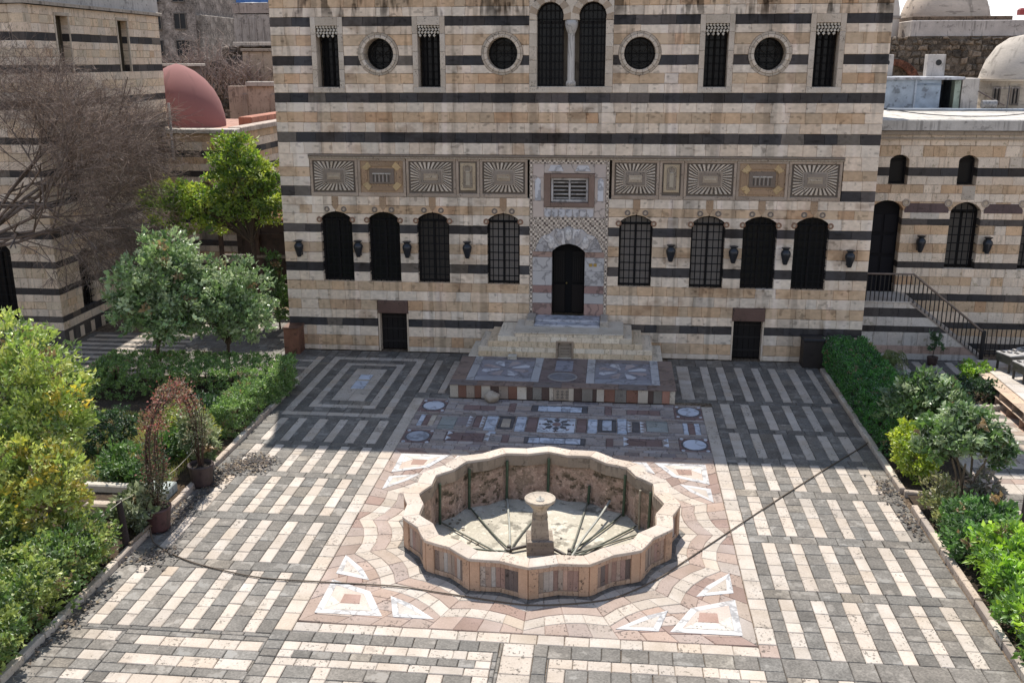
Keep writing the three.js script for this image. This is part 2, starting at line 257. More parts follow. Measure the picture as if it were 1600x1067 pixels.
// inlaid carpet between the fountain and the stair platform
{
  const r = [], q = (a, b, c, d, t) => r.push([a, b, c, d, t]);
  for (const [a, b, t] of [[-3.66, -3.53, 'S'], [-3.37, -3.22, 'K'], [-3.53, -3.37, 'B'], [3.33, 3.46, 'S'], [3.63, 3.77, 'S'], [3.46, 3.63, 'B']]) q(a, b, 5.82, 6.62, t);
  q(-2.16, -1.97, 5.8, 6.62, 'B'); q(-1.86, -1.55, 5.74, 6.82, 'S'); q(-1.51, -1.1, 5.76, 6.72, 'D'); q(-1.43, -1.19, 5.92, 6.57, 'K'); q(-1.05, -.78, 5.74, 6.81, 'S'); q(-.75, -.48, 5.7, 6.82, 'B'); q(-.46, .52, 5.72, 6.8, 'W');
  q(.56, .82, 5.74, 6.76, 'B'); q(.85, 1.1, 5.73, 6.76, 'S'); q(1.12, 1.6, 5.7, 6.7, 'D'); q(1.23, 1.48, 5.84, 6.55, 'S'); q(1.62, 1.87, 5.68, 6.77, 'S'); q(2.02, 2.2, 5.86, 6.63, 'D');
  q(-.73, .82, 4.78, 5.32, 'D'); q(-.55, .66, 4.85, 5.25, 'S'); q(-.73, .82, 7.17, 7.64, 'D'); q(-.62, .7, 7.23, 7.58, 'S');
  for (const [a, b] of [[-1.36, -1.17], [1.28, 1.47]]) { q(a, b, 4.7, 5.41, 'B'); q(a + .06, b + .05, 7.1, 7.65, 'B'); }
  q(1.88, 2.78, 4.92, 5.32, 'B'); q(1.86, 2.74, 7.03, 7.56, 'B'); q(-2.6, -1.72, 4.95, 5.35, 'B'); q(-2.76, -1.76, 7.06, 7.62, 'B'); q(2.38, 2.94, 5.7, 6.55, 'g'); q(-3.08, -2.64, 5.93, 6.84, 'g'); q(-3.84, -3.1, 4.62, 5.6, 'B'); q(3.16, 3.92, 4.62, 5.55, 'B'); q(-3.84, -3.1, 6.95, 7.85, 'B'); q(3.16, 3.92, 6.9, 7.8, 'B');
  q(-1.7, -1.5, 6.9, 7.05, 'S'); q(-3.84, 3.92, 7.98, 8.2, 'M');
  pave(-3.84, 3.92, 4.62, 8.2, 'M', r, .34);
  const disc = (x, z, a, t, y, n = 24) => addPaver(t, Array.from({ length: n }, (_, i) => [x + a * Math.cos(i / n * 6.2832), z + a * 1.16 * Math.sin(i / n * 6.2832)]), y, .003);
  for (const [x, z] of [[-3.45, 5.11], [-3.45, 7.42], [3.55, 4.98], [3.54, 7.36]]) { disc(x, z, .34, 'D', .006); disc(x, z, .29, 'S', .011); for (const [a, b] of [[-.3, -.38], [.3, -.38], [-.3, .38], [.3, .38]]) disc(x + a, z + b, .05, 'W', .006, 8); }
  // eight pointed star in the middle panel
  const cx = .03, cz = 6.26; for (let i = 0; i < 8; i++) { const a = i * Math.PI / 4, p = (r, t) => [cx + r * Math.cos(a + t), cz + r * 1.1 * Math.sin(a + t)]; addPaver('D', [p(.16, -.2), p(.3, -.28), p(.4, 0), p(.3, .28), p(.16, .2)], .007, .003); addPaver('B', [p(.44, -.16), p(.47, 0), p(.44, .16), p(.41, 0)], .006, .002); }
  disc(cx, cz, .12, 'B', .008, 8);
  for (const x of [-2.28, -1.93, 1.94, 2.27]) for (let k = 0; k < 4; k++) addPaver('W', [[x - .05, 5.84 + k * .21], [x + .05, 5.94 + k * .21], [x - .05, 6.02 + k * .21]], .006, .002);
  for (const [x, s] of [[1.78, 1], [2.9, -1], [-1.62, -1], [-2.72, 1]]) for (const z of [7.12, 7.46]) addPaver('W', [[x, z - .13], [x + .13 * s, z], [x, z + .13]], .006, .002);
}
// the square round the fountain: bands that repeat its outline, pink stone outside them
{
  const star = (R, th, dip) => { const t = ((th / (Math.PI / 8)) % 1 + 1) % 1; return R * (1 - dip * Math.pow(Math.sin(Math.PI * t), .75)); }, P = (R, a) => { const r = star(R, a, .058); return [FX + r * Math.sin(a), FZ + r * Math.cos(a)]; }, n = 64, w = 2 * Math.PI / n;
  const band = (R0_, R1_, type, step = 1) => { for (let i = 0; i < n; i += step) { const a = i * w, b = (i + step) * w, m = (a + b) / 2; addPaver(type, step === 1 ? [P(R0_, a), P(R1_, a), P(R1_, b), P(R0_, b)] : [P(R0_, a), P(R1_, a), P(R1_, m), P(R1_, b), P(R0_, b), P(R0_, m)]); } };
  band(2.62, 2.95, 'G'); band(2.95, 3.2, 'C'); band(3.2, 3.5, 'P', 2); band(3.5, 3.8, 'C');
  const S = (a) => { const s = Math.sin(a), c = Math.cos(a); const k = Math.min(3.87 / Math.max(1e-6, Math.abs(s)), 3.89 / Math.max(1e-6, Math.abs(c))); return k; };
  for (let i = 0; i < n; i++) {
    const a = i * w, b = (i + 1) * w, ra = star(3.8, a, .058), rb = star(3.8, b, .058), sa = S(a), sb = S(b), m = Math.max(1, Math.round((sa + sb - ra - rb) / 2 / .33));
    for (let k = 0; k < m; k++) { const q = (t, r, s, th) => { const x = r + (s - r) * t; return [FX + x * Math.sin(th), FZ + x * Math.cos(th)]; }; const pts = [q(k / m, ra, sa, a), q((k + 1) / m, ra, sa, a), q((k + 1) / m, rb, sb, b), q(k / m, rb, sb, b)]; if (Math.max(sa - ra, sb - rb) > .03) addPaver('P', pts); }
  }
  run('P', -3.84, 3.92, 8.2, 8.32, .4);
  // white marble figures in the four corners
  const fig = (pts, t, inner) => {
    const n2 = pts.length; let A = 0; for (let i = 0; i < n2; i++) { const p = pts[i], q = pts[(i + 1) % n2]; A += p[0] * q[1] - q[0] * p[1]; } if (A < 0) pts = pts.slice().reverse();
    const ins = pts.map((p, i) => { const a = pts[(i + n2 - 1) % n2], b = pts[(i + 1) % n2], l1 = Math.hypot(p[0] - a[0], p[1] - a[1]), l2 = Math.hypot(b[0] - p[0], b[1] - p[1]), n1 = [-(p[1] - a[1]) / l1, (p[0] - a[0]) / l1], n22 = [-(b[1] - p[1]) / l2, (b[0] - p[0]) / l2], d = Math.max(.35, 1 + n1[0] * n22[0] + n1[1] * n22[1]); return [p[0] + (n1[0] + n22[0]) / d * t, p[1] + (n1[1] + n22[1]) / d * t]; });
    for (let i = 0; i < n2; i++) { const j = (i + 1) % n2; lists.W.push({ F: GROUND, pts: gp([pts[i], pts[j], ins[j], ins[i]]), h0: -.03, h1: .006, bev: .003, c: jit([.62, .6, .57], .06) }); }
    inner(ins);
  };
  const K = (c, y = .004) => (pts) => lists.M.push({ F: GROUND, pts: gp(pts), h0: -.03, h1: y, bev: .002, c: jit(c, .08) });
  for (const [sx, sz] of [[1, 1], [-1, 1], [1, -1], [-1, -1]]) {
    const q = (x, z) => [FX + sx * x, FZ + sz * z * .985], both = (a) => [a, a.map(([x, z]) => [z, x])];
    for (const tri of both([[3.66, 1.55], [3.66, 2.27], [2.98, 2.46], [3.2, 2.06]])) fig(tri.map((p) => q(...p)), .11, K([.5, .45, .41]));
    fig([[3.66, 2.5], [3.66, 3.66], [2.46, 3.66], [2.86, 2.86]].map((p) => q(...p)).slice(0), .13, K([.55, .46, .41]));
    K([.36, .23, .19], .009)([[3.3, 3.0], [3.3, 3.3], [2.95, 3.3], [3.0, 3.0]].map((p) => q(...p)));
    K([.62, .59, .56], .009)([[3.3, 3.3], [3.52, 3.08], [3.52, 3.5]].map((p) => q(...p))); K([.62, .59, .56], .009)([[2.93, 3.32], [3.28, 3.32], [3.5, 3.52], [2.7, 3.52]].map((p) => q(...p)));
    K([.46, .44, .42], .0085)([[3.32, 3.33], [3.53, 3.2], [3.53, 3.53], [3.2, 3.53]].map((p) => q(...p)));
  }
}
for (const k in lists) pieces(court, kinds[k][0], kinds[k][1], lists[k], kinds[k][3]);

// paving round the garden beds
function sidePave(name, label, regions) { for (const k in lists) lists[k] = []; const g = struct(name, label); for (const r of regions) pave(...r); for (const k in lists) if (lists[k].length) pieces(g, kinds[k][0], kinds[k][1], lists[k], kinds[k][3], 120); }
sidePave('side_path', 'striped stone path behind the garden beds', [
  [-16.9, -9.4, -1.4, 3.4, 'G', Array.from({ length: 9 }, (_, i) => [-16.6, -12.9, -1.1 + i * .5, -.86 + i * .5])],
  [-14.2, -9.25, -5.0, -1.4, 'G', [[-14, -12, -4.5, -4.2], [-14, -12, -3.6, -3.3], [-14, -12, -2.7, -2.4], [-11.4, -11.1, -5, -1.4], [-10.2, -9.9, -5, -1.4]]], [-9.4, -9.25, -1.4, .06, 'G', []]]);
sidePave('terrace_path', 'pale stone path beside the raised terrace', [
  [9.75, 17, 4.15, 9.6, 'C', Array.from({ length: 8 }, (_, i) => [9.9 + (i % 2) * .35, 16.5, 4.4 + i * .62, 4.68 + i * .62, i % 3 ? 'P' : 'G'])],
  [9.75, 17, 9.6, 15, 'G', [[9.9, 10.15, 10, 15], [10.5, 10.75, 10, 15], [10.9, 11.5, 9.9, 10.1], [10.9, 11.5, 10.4, 10.6], [10.9, 11.5, 10.9, 11.1]]],
  [9.2, 12.4, -.6, 1.1, 'G', Array.from({ length: 6 }, (_, i) => [9.4 + i * .5, 9.65 + i * .5, -.4, .9])]]);
// ---------------------------------------------------------------- coursed stone walls
// opening: { x, y0, y1, hw(y) }
const segArch = (x, w, y0, spring, apex) => { const r = ((w / 2) ** 2 + (apex - spring) ** 2) / (2 * (apex - spring)), cy = apex - r; return { x, w, y0, y1: apex, spring, apex, hw: (y) => y <= spring ? w / 2 : Math.sqrt(Math.max(0, r * r - (y - cy) ** 2)) }; };
const box = (x0, x1, y0, y1) => ({ x: (x0 + x1) / 2, w: x1 - x0, y0, y1, hw: () => (x1 - x0) / 2 });
const circ = (x, y, r) => ({ x, w: 2 * r, y0: y - r, y1: y + r, cy: y, r, hw: (q) => Math.sqrt(Math.max(0, r * r - (q - y) ** 2)) });
function openingPoly(o, grow = 0, n = 10) {                           // outline of an opening, counter-clockwise
  const R = [], top = o.spring ?? o.y1;
  if (o.r) return Array.from({ length: 28 }, (_, i) => [o.x + (o.r + grow) * Math.cos(i / 28 * 6.2832), o.cy + (o.r + grow) * Math.sin(i / 28 * 6.2832)]);
  R.push([o.x - o.w / 2 - grow, o.y0], [o.x + o.w / 2 + grow, o.y0]);
  if (o.spring) { const h = o.w / 2 + grow, a = o.apex + grow - o.spring; const r = (h * h + a * a) / (2 * a), cy = o.apex + grow - r, t0 = Math.asin(h / r) ; const big = a > h ? Math.PI - t0 : t0; for (let i = 0; i <= n; i++) { const t = big - 2 * big * i / n; R.push([o.x + r * Math.sin(t), cy + r * Math.cos(t)]); } } else R.push([o.x + o.w / 2 + grow, top], [o.x - o.w / 2 - grow, top]);
  return R;
}
function courses(F, rows, x0, x1, opens, depth, out, opt = {}) {
  for (const [y0, y1, type] of rows) {
    const act = opens.filter((o) => o.y0 < y1 - .004 && o.y1 > y0 + .004).sort((a, b) => a.x - b.x), low0 = act.filter((o) => o.r && o.y0 > y0).map((o) => o.y0)[0], top = act.filter((o) => o.y1 < y1 && (o.spring || o.r)).map((o) => o.y1)[0], ys = [...new Set([...Array.from({ length: 7 }, (_, i) => y0 + (y1 - y0) * i / 6), ...(top ? [.12, .06, .03, .012, .003, .0003].map((d) => top - d).filter((y) => y > y0) : []), ...(low0 ? [.12, .06, .03, .012, .003, .0003].map((d) => low0 + d).filter((y) => y < y1) : [])])].sort((p, q) => p - q);
    const curve = (o, s) => ys.map((y) => [o.x + s * ((y < o.y0 - .004 || y > o.y1) ? 0 : o.hw(Math.min(y, o.y1 - 1e-4))), y]), flat = (o) => !o.r && y1 <= (o.spring ?? o.y1) + .001;
    const edges = [[[x0, y0], [x0, y1]]]; for (const o of act) { const pl = flat(o) ? [[o.x - o.w / 2, y0], [o.x - o.w / 2, y1]] : curve(o, -1), pr = flat(o) ? [[o.x + o.w / 2, y0], [o.x + o.w / 2, y1]] : curve(o, 1); edges.push(pl, pr); } edges.push([[x1, y0], [x1, y1]]);
    for (let e = 0; e + 1 < edges.length; e += 2) {
      const L = edges[e], Rr = edges[e + 1], xl = Math.max(...L.map((p) => p[0])), xr = Math.min(...Rr.map((p) => p[0])); if (xr - xl < .012) continue;
      const len = (opt.len ?? .46) * (type === 'D' ? 1.25 : 1), n = Math.max(1, Math.round((xr - xl) / len)), cuts = []; let tl = 0, tl2 = 0; for (let i = 1; i < n; i++) cuts.push(xl + (xr - xl) * (i + rnd(-.22, .22)) / n);
      for (let i = 0; i < n; i++) {
        tl = tl2; tl2 = rnd(-.012, .012); const l = i ? [[cuts[i - 1] - tl, y0], [cuts[i - 1] + tl, y1]] : L, r = i < n - 1 ? [[cuts[i] - tl2, y0], [cuts[i] + tl2, y1]] : Rr, g = .002;
        const e0 = rnd(-.001, .007), e1 = rnd(-.001, .007), pts = [...l.map(([x, y], q) => [x + g, q === 0 ? y + e0 : q === l.length - 1 ? y - e1 : y]), ...r.slice().reverse().map(([x, y], q) => [x - g, q === 0 ? y - e1 : q === r.length - 1 ? y + e0 : y])];
        const near = i === 0 || i === n - 1;
        out[type === 'D' ? 'D' : 'L'].push({ F, pts, h0: near || opt.deep ? -depth : -.2, h1: rnd(-.004, .004), bev: .011, c: wallTone(type, opt) });
      }
    }
  }
}
function wallTone(type, opt) {
  const k = rnd();
  if (type === 'D') return k < .16 ? jit([.115, .1, .094], .16) : k > .95 ? jit([.17, .145, .125], .1) : jit(C.dark, .26, .06);
  if (type === 'T') { const c = jit(opt.soft ? [.74, .6, .45] : C.tan, .1, .05); return k < .12 ? [c[0] * .93, c[1] * .86, c[2] * .82] : k > .955 ? jit(C.light, .06) : c; }
  const c = jit(C.light, .065, .035); return k < .08 ? [c[0] * .96, c[1] * .91, c[2] * .86] : k > .95 ? c.map((x) => x * .84) : c;
}
// windows: one mesh (the frame) with panes and grille as its pieces
function windowIn(parent, F, o, z, opt = {}) {
  const poly = openingPoly(o, .0), b = new Bag(), t = opt.t ?? .06, fc = opt.frame ?? [.022, .02, .02];
  const outer = openingPoly(o, .006), inner = openingPoly({ ...o, w: o.w - 2 * t, y0: o.y0 + t, apex: o.apex - t, r: o.r ? o.r - t : undefined, y1: o.y1 - t });
  for (let i = 0; i < outer.length; i++) { const j = (i + 1) % outer.length; b.prism(F, [outer[i], outer[j], inner[j], inner[i]], z, z + .07, .006, fc); }
  const muls = opt.mullions ?? [0]; for (const m of muls) b.rect(F, o.x + m - .035, o.x + m + .035, o.y0 + t, (o.spring ?? o.y1) - .02, z, z + .06, .004, fc);
  if (o.spring && opt.transom !== false) b.rect(F, o.x - o.w / 2 + t, o.x + o.w / 2 - t, o.spring - .09, o.spring - .02, z, z + .06, .004, fc);
  const w = mesh('window', b.geo(), M.blackAndGloom, parent); if (opt.label) w.userData.label = opt.label;
  if (opt.pane) mesh('pane', new Bag().prism(F, poly, z - .02, z + .012, 0, opt.pane).geo(), M.pane, w); else { const g = new Bag().prism(F, poly, z - .02, z + .012, 0, [1, 1, 1]).geo(); mesh('pane', g, M.glass, w); }
  if (opt.grille) {
    const gb = new Bag(), zz = z + (opt.gz ?? .16), nx = opt.grille[0], ny = opt.grille[1], q = .014, c = [.012, .012, .013];
    for (let i = 1; i < nx; i++) { const x = o.x - o.w / 2 + o.w * i / nx, h = o.spring || o.r ? (() => { let y = o.y1; while (y > o.y0 && o.hw(y) < Math.abs(x - o.x)) y -= .02; return y; })() : o.y1; let lo = o.y0; if (o.r) lo = 2 * o.cy - h; gb.rect(F, x - q, x + q, lo, h, zz, zz + .02, 0, c); }
    for (let j = 1; j < ny; j++) { const y = o.y0 + (o.y1 - o.y0) * j / ny, h = o.hw(y); gb.rect(F, o.x - h, o.x + h, y - q, y + q, zz + .02, zz + .036, 0, c); }
    mesh('grille', gb.geo(), M.blackAndGloom, w);
  }
  return w;
}
M.pane = new THREE.MeshPhysicalMaterial({ vertexColors: true, roughness: .22, specularIntensity: .35 });  // opaque panes; near-black tints stand in for the unlit rooms behind
T.limeFacade = T.limestone.clone(); T.limeFacade.repeat.set(20 / 3, 14 / 3); T.limeFacade.needsUpdate = true; M.facade.bumpMap = T.limeFacade;

// ---------------------------------------------------------------- the palace
const palace = thing('palace_building', 'striped stone palace front with round windows and central stair door', 'building');
const PF = { ...frame([0, 0, 0], [1, 0, 0], [0, 1, 0]), rand: false, su: 1 / 20, sv: 1 / 14, bu: -10 };
const PL = frame([0, 0, 0], [1, 0, 0], [0, 1, 0]);
{
  const X = 9.2, TOP = 14.75;
  const rows = [[0, .17, 'L'], [.17, .51, 'T'], [.51, .84, 'L'], [.84, 1.1, 'D'], [1.1, 1.39, 'L'], [1.39, 1.72, 'T'], [1.72, 2.04, 'L'], [2.04, 2.34, 'T'], [2.34, 2.66, 'L'], [2.66, 2.95, 'D'], [2.95, 3.28, 'L'], [3.28, 3.6, 'T'], [3.6, 3.93, 'L'], [3.93, 4.2, 'D'], [4.2, 4.54, 'L'], [4.54, 4.81, 'T'], [4.81, 5.09, 'L'],
    [5.09, 5.4, 'D'], [5.4, 5.7, 'L'], [5.7, 6, 'T'], [6, 6.41, 'L'], [6.41, 6.77, 'L'], [6.77, 7.08, 'D'], [7.08, 7.38, 'L'], [7.38, 7.69, 'T'], [7.69, 7.98, 'L'], [7.98, 8.27, 'D'], [8.27, 8.54, 'L'], [8.54, 8.84, 'T'], [8.84, 9.08, 'L'], [9.08, 9.36, 'D'], [9.36, 9.66, 'L'], [9.66, 9.97, 'T'], [9.97, 10.22, 'L'], [10.22, 10.49, 'D'], [10.49, 10.76, 'L'], [10.76, 11.05, 'T'], [11.05, 11.35, 'L'], [11.35, 11.65, 'D']];
  for (let y = 11.65, i = 0; y < TOP - .1; y += .3, i++) rows.push([y, Math.min(TOP, y + .3), 'LTLD'[i % 4]]);
  const low = [-7.45, -5.9, -4.31, -2.06, 2.09, 4.31, 5.88, 7.43].map((x) => segArch(x, 1.03, 2.34, 4.37, 4.6));
  const up = [-7.44, -4.3, 4.27, 7.42], eyes = [[-5.86, 9.41], [-2.07, 9.42], [2.04, 9.41], [5.82, 9.38]];
  const cuts = [...low, ...up.map((x) => box(x - .5, x + .5, 8.27, 10.49)), ...eyes.map(([x, y]) => circ(x, y, .63)), box(-1.25, 1.25, 8.27, 11.35), box(-8.22, -1.23, 5.09, 6.41), box(1.23, 8.2, 5.09, 6.41), box(-1.23, 1.23, 0, 6.41), box(-6.22, -5.2, 0, 1.72), box(5.2, 6.2, 0, 1.72)];
  const out = { D: [], L: [] };
  courses(PF, rows.filter((r) => r[1] <= 5.1 || r[0] >= 6.4), -X, X, cuts, .8, out);
  courses(PF, rows.filter((r) => r[0] >= 5.08 && r[1] <= 6.42), -X, X, cuts, .4, out);
  // tan stones above the lower windows
  pieces(palace, 'basalt_block', 'basalt_blocks', out.D, M.facade); pieces(palace, 'stone_block', 'stone_blocks', out.L, M.facade);
  // the body of the building behind the facing
  const body = new Bag(); body.box(-X + .01, X - .01, 0, TOP, -6.5, -.81, 0, [.45, .38, .31]); body.box(-X - .12, X + .12, TOP, TOP + .25, -6.5, .14, .02, [.5, .43, .35]);
  for (const s of [-1, 1]) body.box(s * X - .25, s * X + .25, 0, 0.001, -.4, -.3, 0, [.4, .35, .3]);
  body.box(-X, -X + .012, 0, TOP, -6.5, -.19, 0, [.45, .38, .31]); body.box(X - .012, X, 0, TOP, -6.5, -.19, 0, [.45, .38, .31]);
  mesh('wall', body.geo(), M.plaster, palace);
  // lower windows
  low.forEach((o, i) => {
    const bright = i === 3 || i === 4 || i === 5;
    windowIn(palace, PL, o, -.3, { pane: bright ? [.2, .18, .165] : i === 2 ? [.05, .045, .042] : [.013, .013, .014], grille: [6, 9], label: bright ? 'arched lower window with pale panes behind its grille' : undefined });
    const v = new Bag(); // arch stones with rosettes
    const ros = new Bag(); for (const a of [-64, -27, 27, 64]) { const r = .735, x = o.x + Math.sin(a * Math.PI / 180) * r * .82, y = 4.02 + Math.cos(a * Math.PI / 180) * r; ros.add(new THREE.TorusGeometry(.07, .022, 6, 14), Math.abs(a) > 40 ? [.3, .17, .11] : [.24, .2, .17], new THREE.Matrix4().makeTranslation(x, y, .008)); ros.add(new THREE.CylinderGeometry(.045, .05, .02, 10).rotateX(Math.PI / 2), [.55, .45, .36], new THREE.Matrix4().makeTranslation(x, y, .006)); }
    mesh('rosette_carving', ros.geo(), M.lime, palace);
    v.rect(PL, o.x - .11, o.x + .11, 4.8, 5.085, -.05, .012, .008, jit([.42, .29, .19], .1)); v.prism(PL, [[o.x - .04, 4.68], [o.x + .04, 4.68], [o.x + .11, 4.8], [o.x - .11, 4.8]], -.05, .011, .006, [.42, .29, .19]); mesh('keystone', v.geo(), M.lime, palace);
  });
  // upper tall windows with carved heads
  up.forEach((x) => {
    const j = new Bag(), c = () => jit([.6, .525, .45], .06); const y0 = 8.46, y1 = 10.0;
    for (const s of [-1, 1]) for (let k = 0; k < 4; k++) { const a = 8.44 + k * .52, b = Math.min(10.49, a + .515); j.rect(PL, x + s * .42 - .078, x + s * .42 + .078, a, b, -.4, .012, .008, c()); }
    j.rect(PL, x - .5, x + .5, 8.272, 8.438, -.4, .025, .01, c()); j.rect(PL, x - .34, x + .34, 10.24, 10.488, -.8, .012, .008, c()); mesh('window_surround', j.geo(), M.lime, palace);
    const l = new Bag(); for (let r = 0; r < 4; r++) for (let i = 0; i < 7 - (r === 3 ? 3 : 0); i++) { const px = x - .29 + i * (r === 3 ? .145 : .097) + (r & 1 ? .03 : 0), py = 10.2 - r * .085; l.prism(PL, [[px - .045, py], [px, py - .05], [px + .045, py], [px, py + .05]], -.09, -.02, .008, [.58, .54, .48]); } mesh('lattice_head', l.geo(), M.lime, palace);
    windowIn(palace, PL, box(x - .34, x + .34, y0 - .02, 10.24), -.68, { pane: [.014, .014, .017], grille: [4, 8], gz: .08, t: .05 });
  });
  // round windows
  eyes.forEach(([x, y]) => {
    const n = 18; const ring = new Bag(); for (let i = 0; i < n; i++) { const a = i / n * 6.2832, b = (i + 1) / n * 6.2832 - .012, p = (r, t) => [x + r * Math.cos(t), y + r * Math.sin(t)], m = (a + b) / 2; ring.prism(PL, [p(.628, a), p(.628, m), p(.628, b), p(.56, b), p(.56, m), p(.56, a)].reverse(), -.8, .012, .006, jit([.46, .395, .33], .12)); ring.prism(PL, [p(.556, a), p(.556, m), p(.556, b), p(.465, b), p(.465, m), p(.465, a)].reverse(), -.8, .03, .012, jit([.62, .54, .46], .08)); }
    mesh('round_surround', ring.geo(), M.lime, palace); windowIn(palace, PL, circ(x, y, .47), -.62, { pane: [.014, .014, .016], grille: [4, 4], gz: .06, t: .045, mullions: [] });
    const tr = new Bag(); for (let i = 0; i < 6; i++) tr.add(new THREE.TorusGeometry(.11, .012, 5, 14), [.03, .03, .03], new THREE.Matrix4().makeTranslation(x + .2 * Math.cos(i * 1.047), y + .2 * Math.sin(i * 1.047), -.55)); tr.add(new THREE.TorusGeometry(.34, .014, 5, 28), [.03, .03, .03], new THREE.Matrix4().makeTranslation(x, y, -.55)); mesh('window_tracery', tr.geo(), M.paint, palace);
  });
  // paired windows over the door
  {
    const b = new Bag(), c = () => jit([.62, .545, .465], .06); const pair = [-.63, .63].map((x) => segArch(x, .78, 8.46, 10.36, 10.88));
    b.rect(PL, -1.25, 1.25, 8.272, 8.455, -.4, .03, .012, c()); for (const s of [-1, 1]) for (let k = 0; k < 5; k++) b.rect(PL, s * 1.137 - .113, s * 1.137 + .113, 8.46 + k * .38, 8.835 + k * .38, -.4, .014, .008, c());
    for (const o of pair) { const arc = openingPoly(o).slice(2), n = arc.length; for (let i = 0; i + 1 < n; i++) { const p = arc[i], q = arc[i + 1], ex = (r) => [o.x + (r[0] - o.x) * 1.55, 10.3 + (r[1] - 10.3) * 1.3]; const e = [ex(p), ex(q)].map(([x, y]) => [Math.max(o.x - .615, Math.min(o.x + .615, x)), Math.min(11.1, y)]); b.prism(PL, [p, e[0], e[1], q], -.4, .016, .007, i % 2 ? c() : jit([.42, .33, .25], .08)); } }
    b.rect(PL, -1.25, 1.25, 11.12, 11.348, -.4, .01, .01, c()); for (const [x0, x1] of [[-1.25, -1.1], [-.17, .17], [1.1, 1.25]]) b.rect(PL, x0, x1, 10.37, 11.11, -.4, .004, .006, c());
    mesh('window_surround', b.geo(), M.lime, palace);
    mesh('column', lathe([[0, 8.46], [.15, 8.46], [.15, 8.58], [.11, 8.64], [.105, 9.9], [.11, 10.0], [.13, 10.02], [.19, 10.2], [.2, 10.36], [0, 10.36]], 20).translate(0, 0, -.14), std({ map: T.marble, color: new THREE.Color(.6, .56, .5), roughness: .6 }), palace);
    pair.forEach((o) => windowIn(palace, PL, o, -.36, { pane: [.014, .014, .016], grille: [6, 10], gz: .08, t: .05 }));
  }
  // low vault doors
  for (const x of [-5.7, 5.7]) {
    const b = new Bag(); for (const s of [-1, 1]) b.rect(PL, x + s * .475 - .025, x + s * .475 + .025, .0, 1.298, -.4, .004, .004, jit(C.light, .1).map((v) => v * .8)); b.rect(PL, x - .5, x + .5, 1.3, 1.715, -.4, .05, .015, [.13, .075, .06]); mesh('lintel', b.geo(), M.lime, palace);
    const d = new Bag(); d.rect(PL, x - .45, x + .45, .0, 1.3, -.36, -.3, .01, [.017, .015, .015]); for (let i = 0; i < 5; i++) d.rect(PL, x - .44 + i * .178, x - .27 + i * .178, .04, 1.26, -.3, -.275, .008, [.02, .018, .018]); for (const y of [.25, .68, 1.08]) d.rect(PL, x - .44, x + .44, y, y + .06, -.275, -.26, .004, [.03, .027, .026]); mesh('door', d.geo(), M.blackAndGloom, palace);
  }
  // moulding and carved frieze
  { const b = new Bag(); b.rect(PL, -8.24, 8.22, 6.33, 6.405, -.3, .06, .02, [.24, .19, .15]); b.rect(PL, -8.24, 8.22, 6.28, 6.33, -.3, .035, .01, [.4, .34, .28]); for (let x = -8.2; x < 8.15; x += .11) b.rect(PL, x, x + .06, 6.285, 6.325, .03, .052, .004, [.46, .39, .31]); mesh('moulding', b.geo(), M.lime, palace); }
  const Y0 = 5.19, Y1 = 6.26;
  const panel = (x0, x1, kind) => {
    const b = new Bag(), brown = [.42, .335, .27], pale = [.46, .4, .35], w = x1 - x0, h = Y1 - Y0, cx = (x0 + x1) / 2, cy = (Y0 + Y1) / 2;
    b.rect(PL, x0 - .035, x1 + .035, Y0 - .095, Y1 + .02, -.3, -.035, 0, kind === 'O' ? [.42, .29, .19] : [.15, .122, .1]);
    for (const [a, c, d, e] of [[x0 - .035, x1 + .035, Y0 - .095, Y0 + .02], [x0 - .035, x1 + .035, Y1 - .055, Y1 + .02], [x0 - .035, x0 + .045, Y0 + .02, Y1 - .055], [x1 - .045, x1 + .035, Y0 + .02, Y1 - .055]]) b.rect(PL, a, c, d, e, -.3, .01, .008, jit(brown, .1));
    const p = mesh('carved_panel', b.geo(), M.lime, palace), r = new Bag();
    if (kind === 'S') {                                               // spokes that fan out from a raised plaque
      const iw = w * .5, ih = h * .46; const P = (k, t) => { const per = t * 4, s = Math.floor(per), q = per - s, X = (w * .43) * k + iw * .5 * (1 - k), Y = (h * .42) * k + ih * .5 * (1 - k); return s === 0 ? [cx - X + 2 * X * q, cy + Y] : s === 1 ? [cx + X, cy + Y - 2 * Y * q] : s === 2 ? [cx + X - 2 * X * q, cy - Y] : [cx - X, cy - Y + 2 * Y * q]; };
      const n = 34; for (let i = 0; i < n; i++) { const t0 = (i + .05) / n, t1 = (i + .56) / n, sw = .6 / n; r.prism(PL, [P(0, t0), P(1, (t0 + sw) % 1), P(1, (t1 + sw) % 1), P(0, t1)], -.04, .012, .006, jit([.6, .52, .44], .16)); }
      mesh('fan_ribs', r.geo(), M.lime, p); const q = new Bag(); [[.5, .46, .012, [.36, .3, .25]], [.42, .36, .03, [.27, .22, .18]], [.3, .2, .045, [.42, .34, .26]], [.24, .07, .06, [.5, .42, .33]]].forEach(([a, c, z, col]) => q.rect(PL, cx - w * a / 2, cx + w * a / 2, cy - h * c / 2, cy + h * c / 2, -.04, z, .008, jit(col, .08))); mesh('plaque', q.geo(), M.lime, p);
    } else if (kind === 'O') {                                        // ochre octagon round a dark grille
      const o = (a, c, k) => [[cx - a, cy - c + k], [cx - a + k, cy - c], [cx + a - k, cy - c], [cx + a, cy - c + k], [cx + a, cy + c - k], [cx + a - k, cy + c], [cx - a + k, cy + c], [cx - a, cy + c - k]]; const A = o(w * .44, h * .43, .2), B2 = o(w * .32, h * .29, .14);
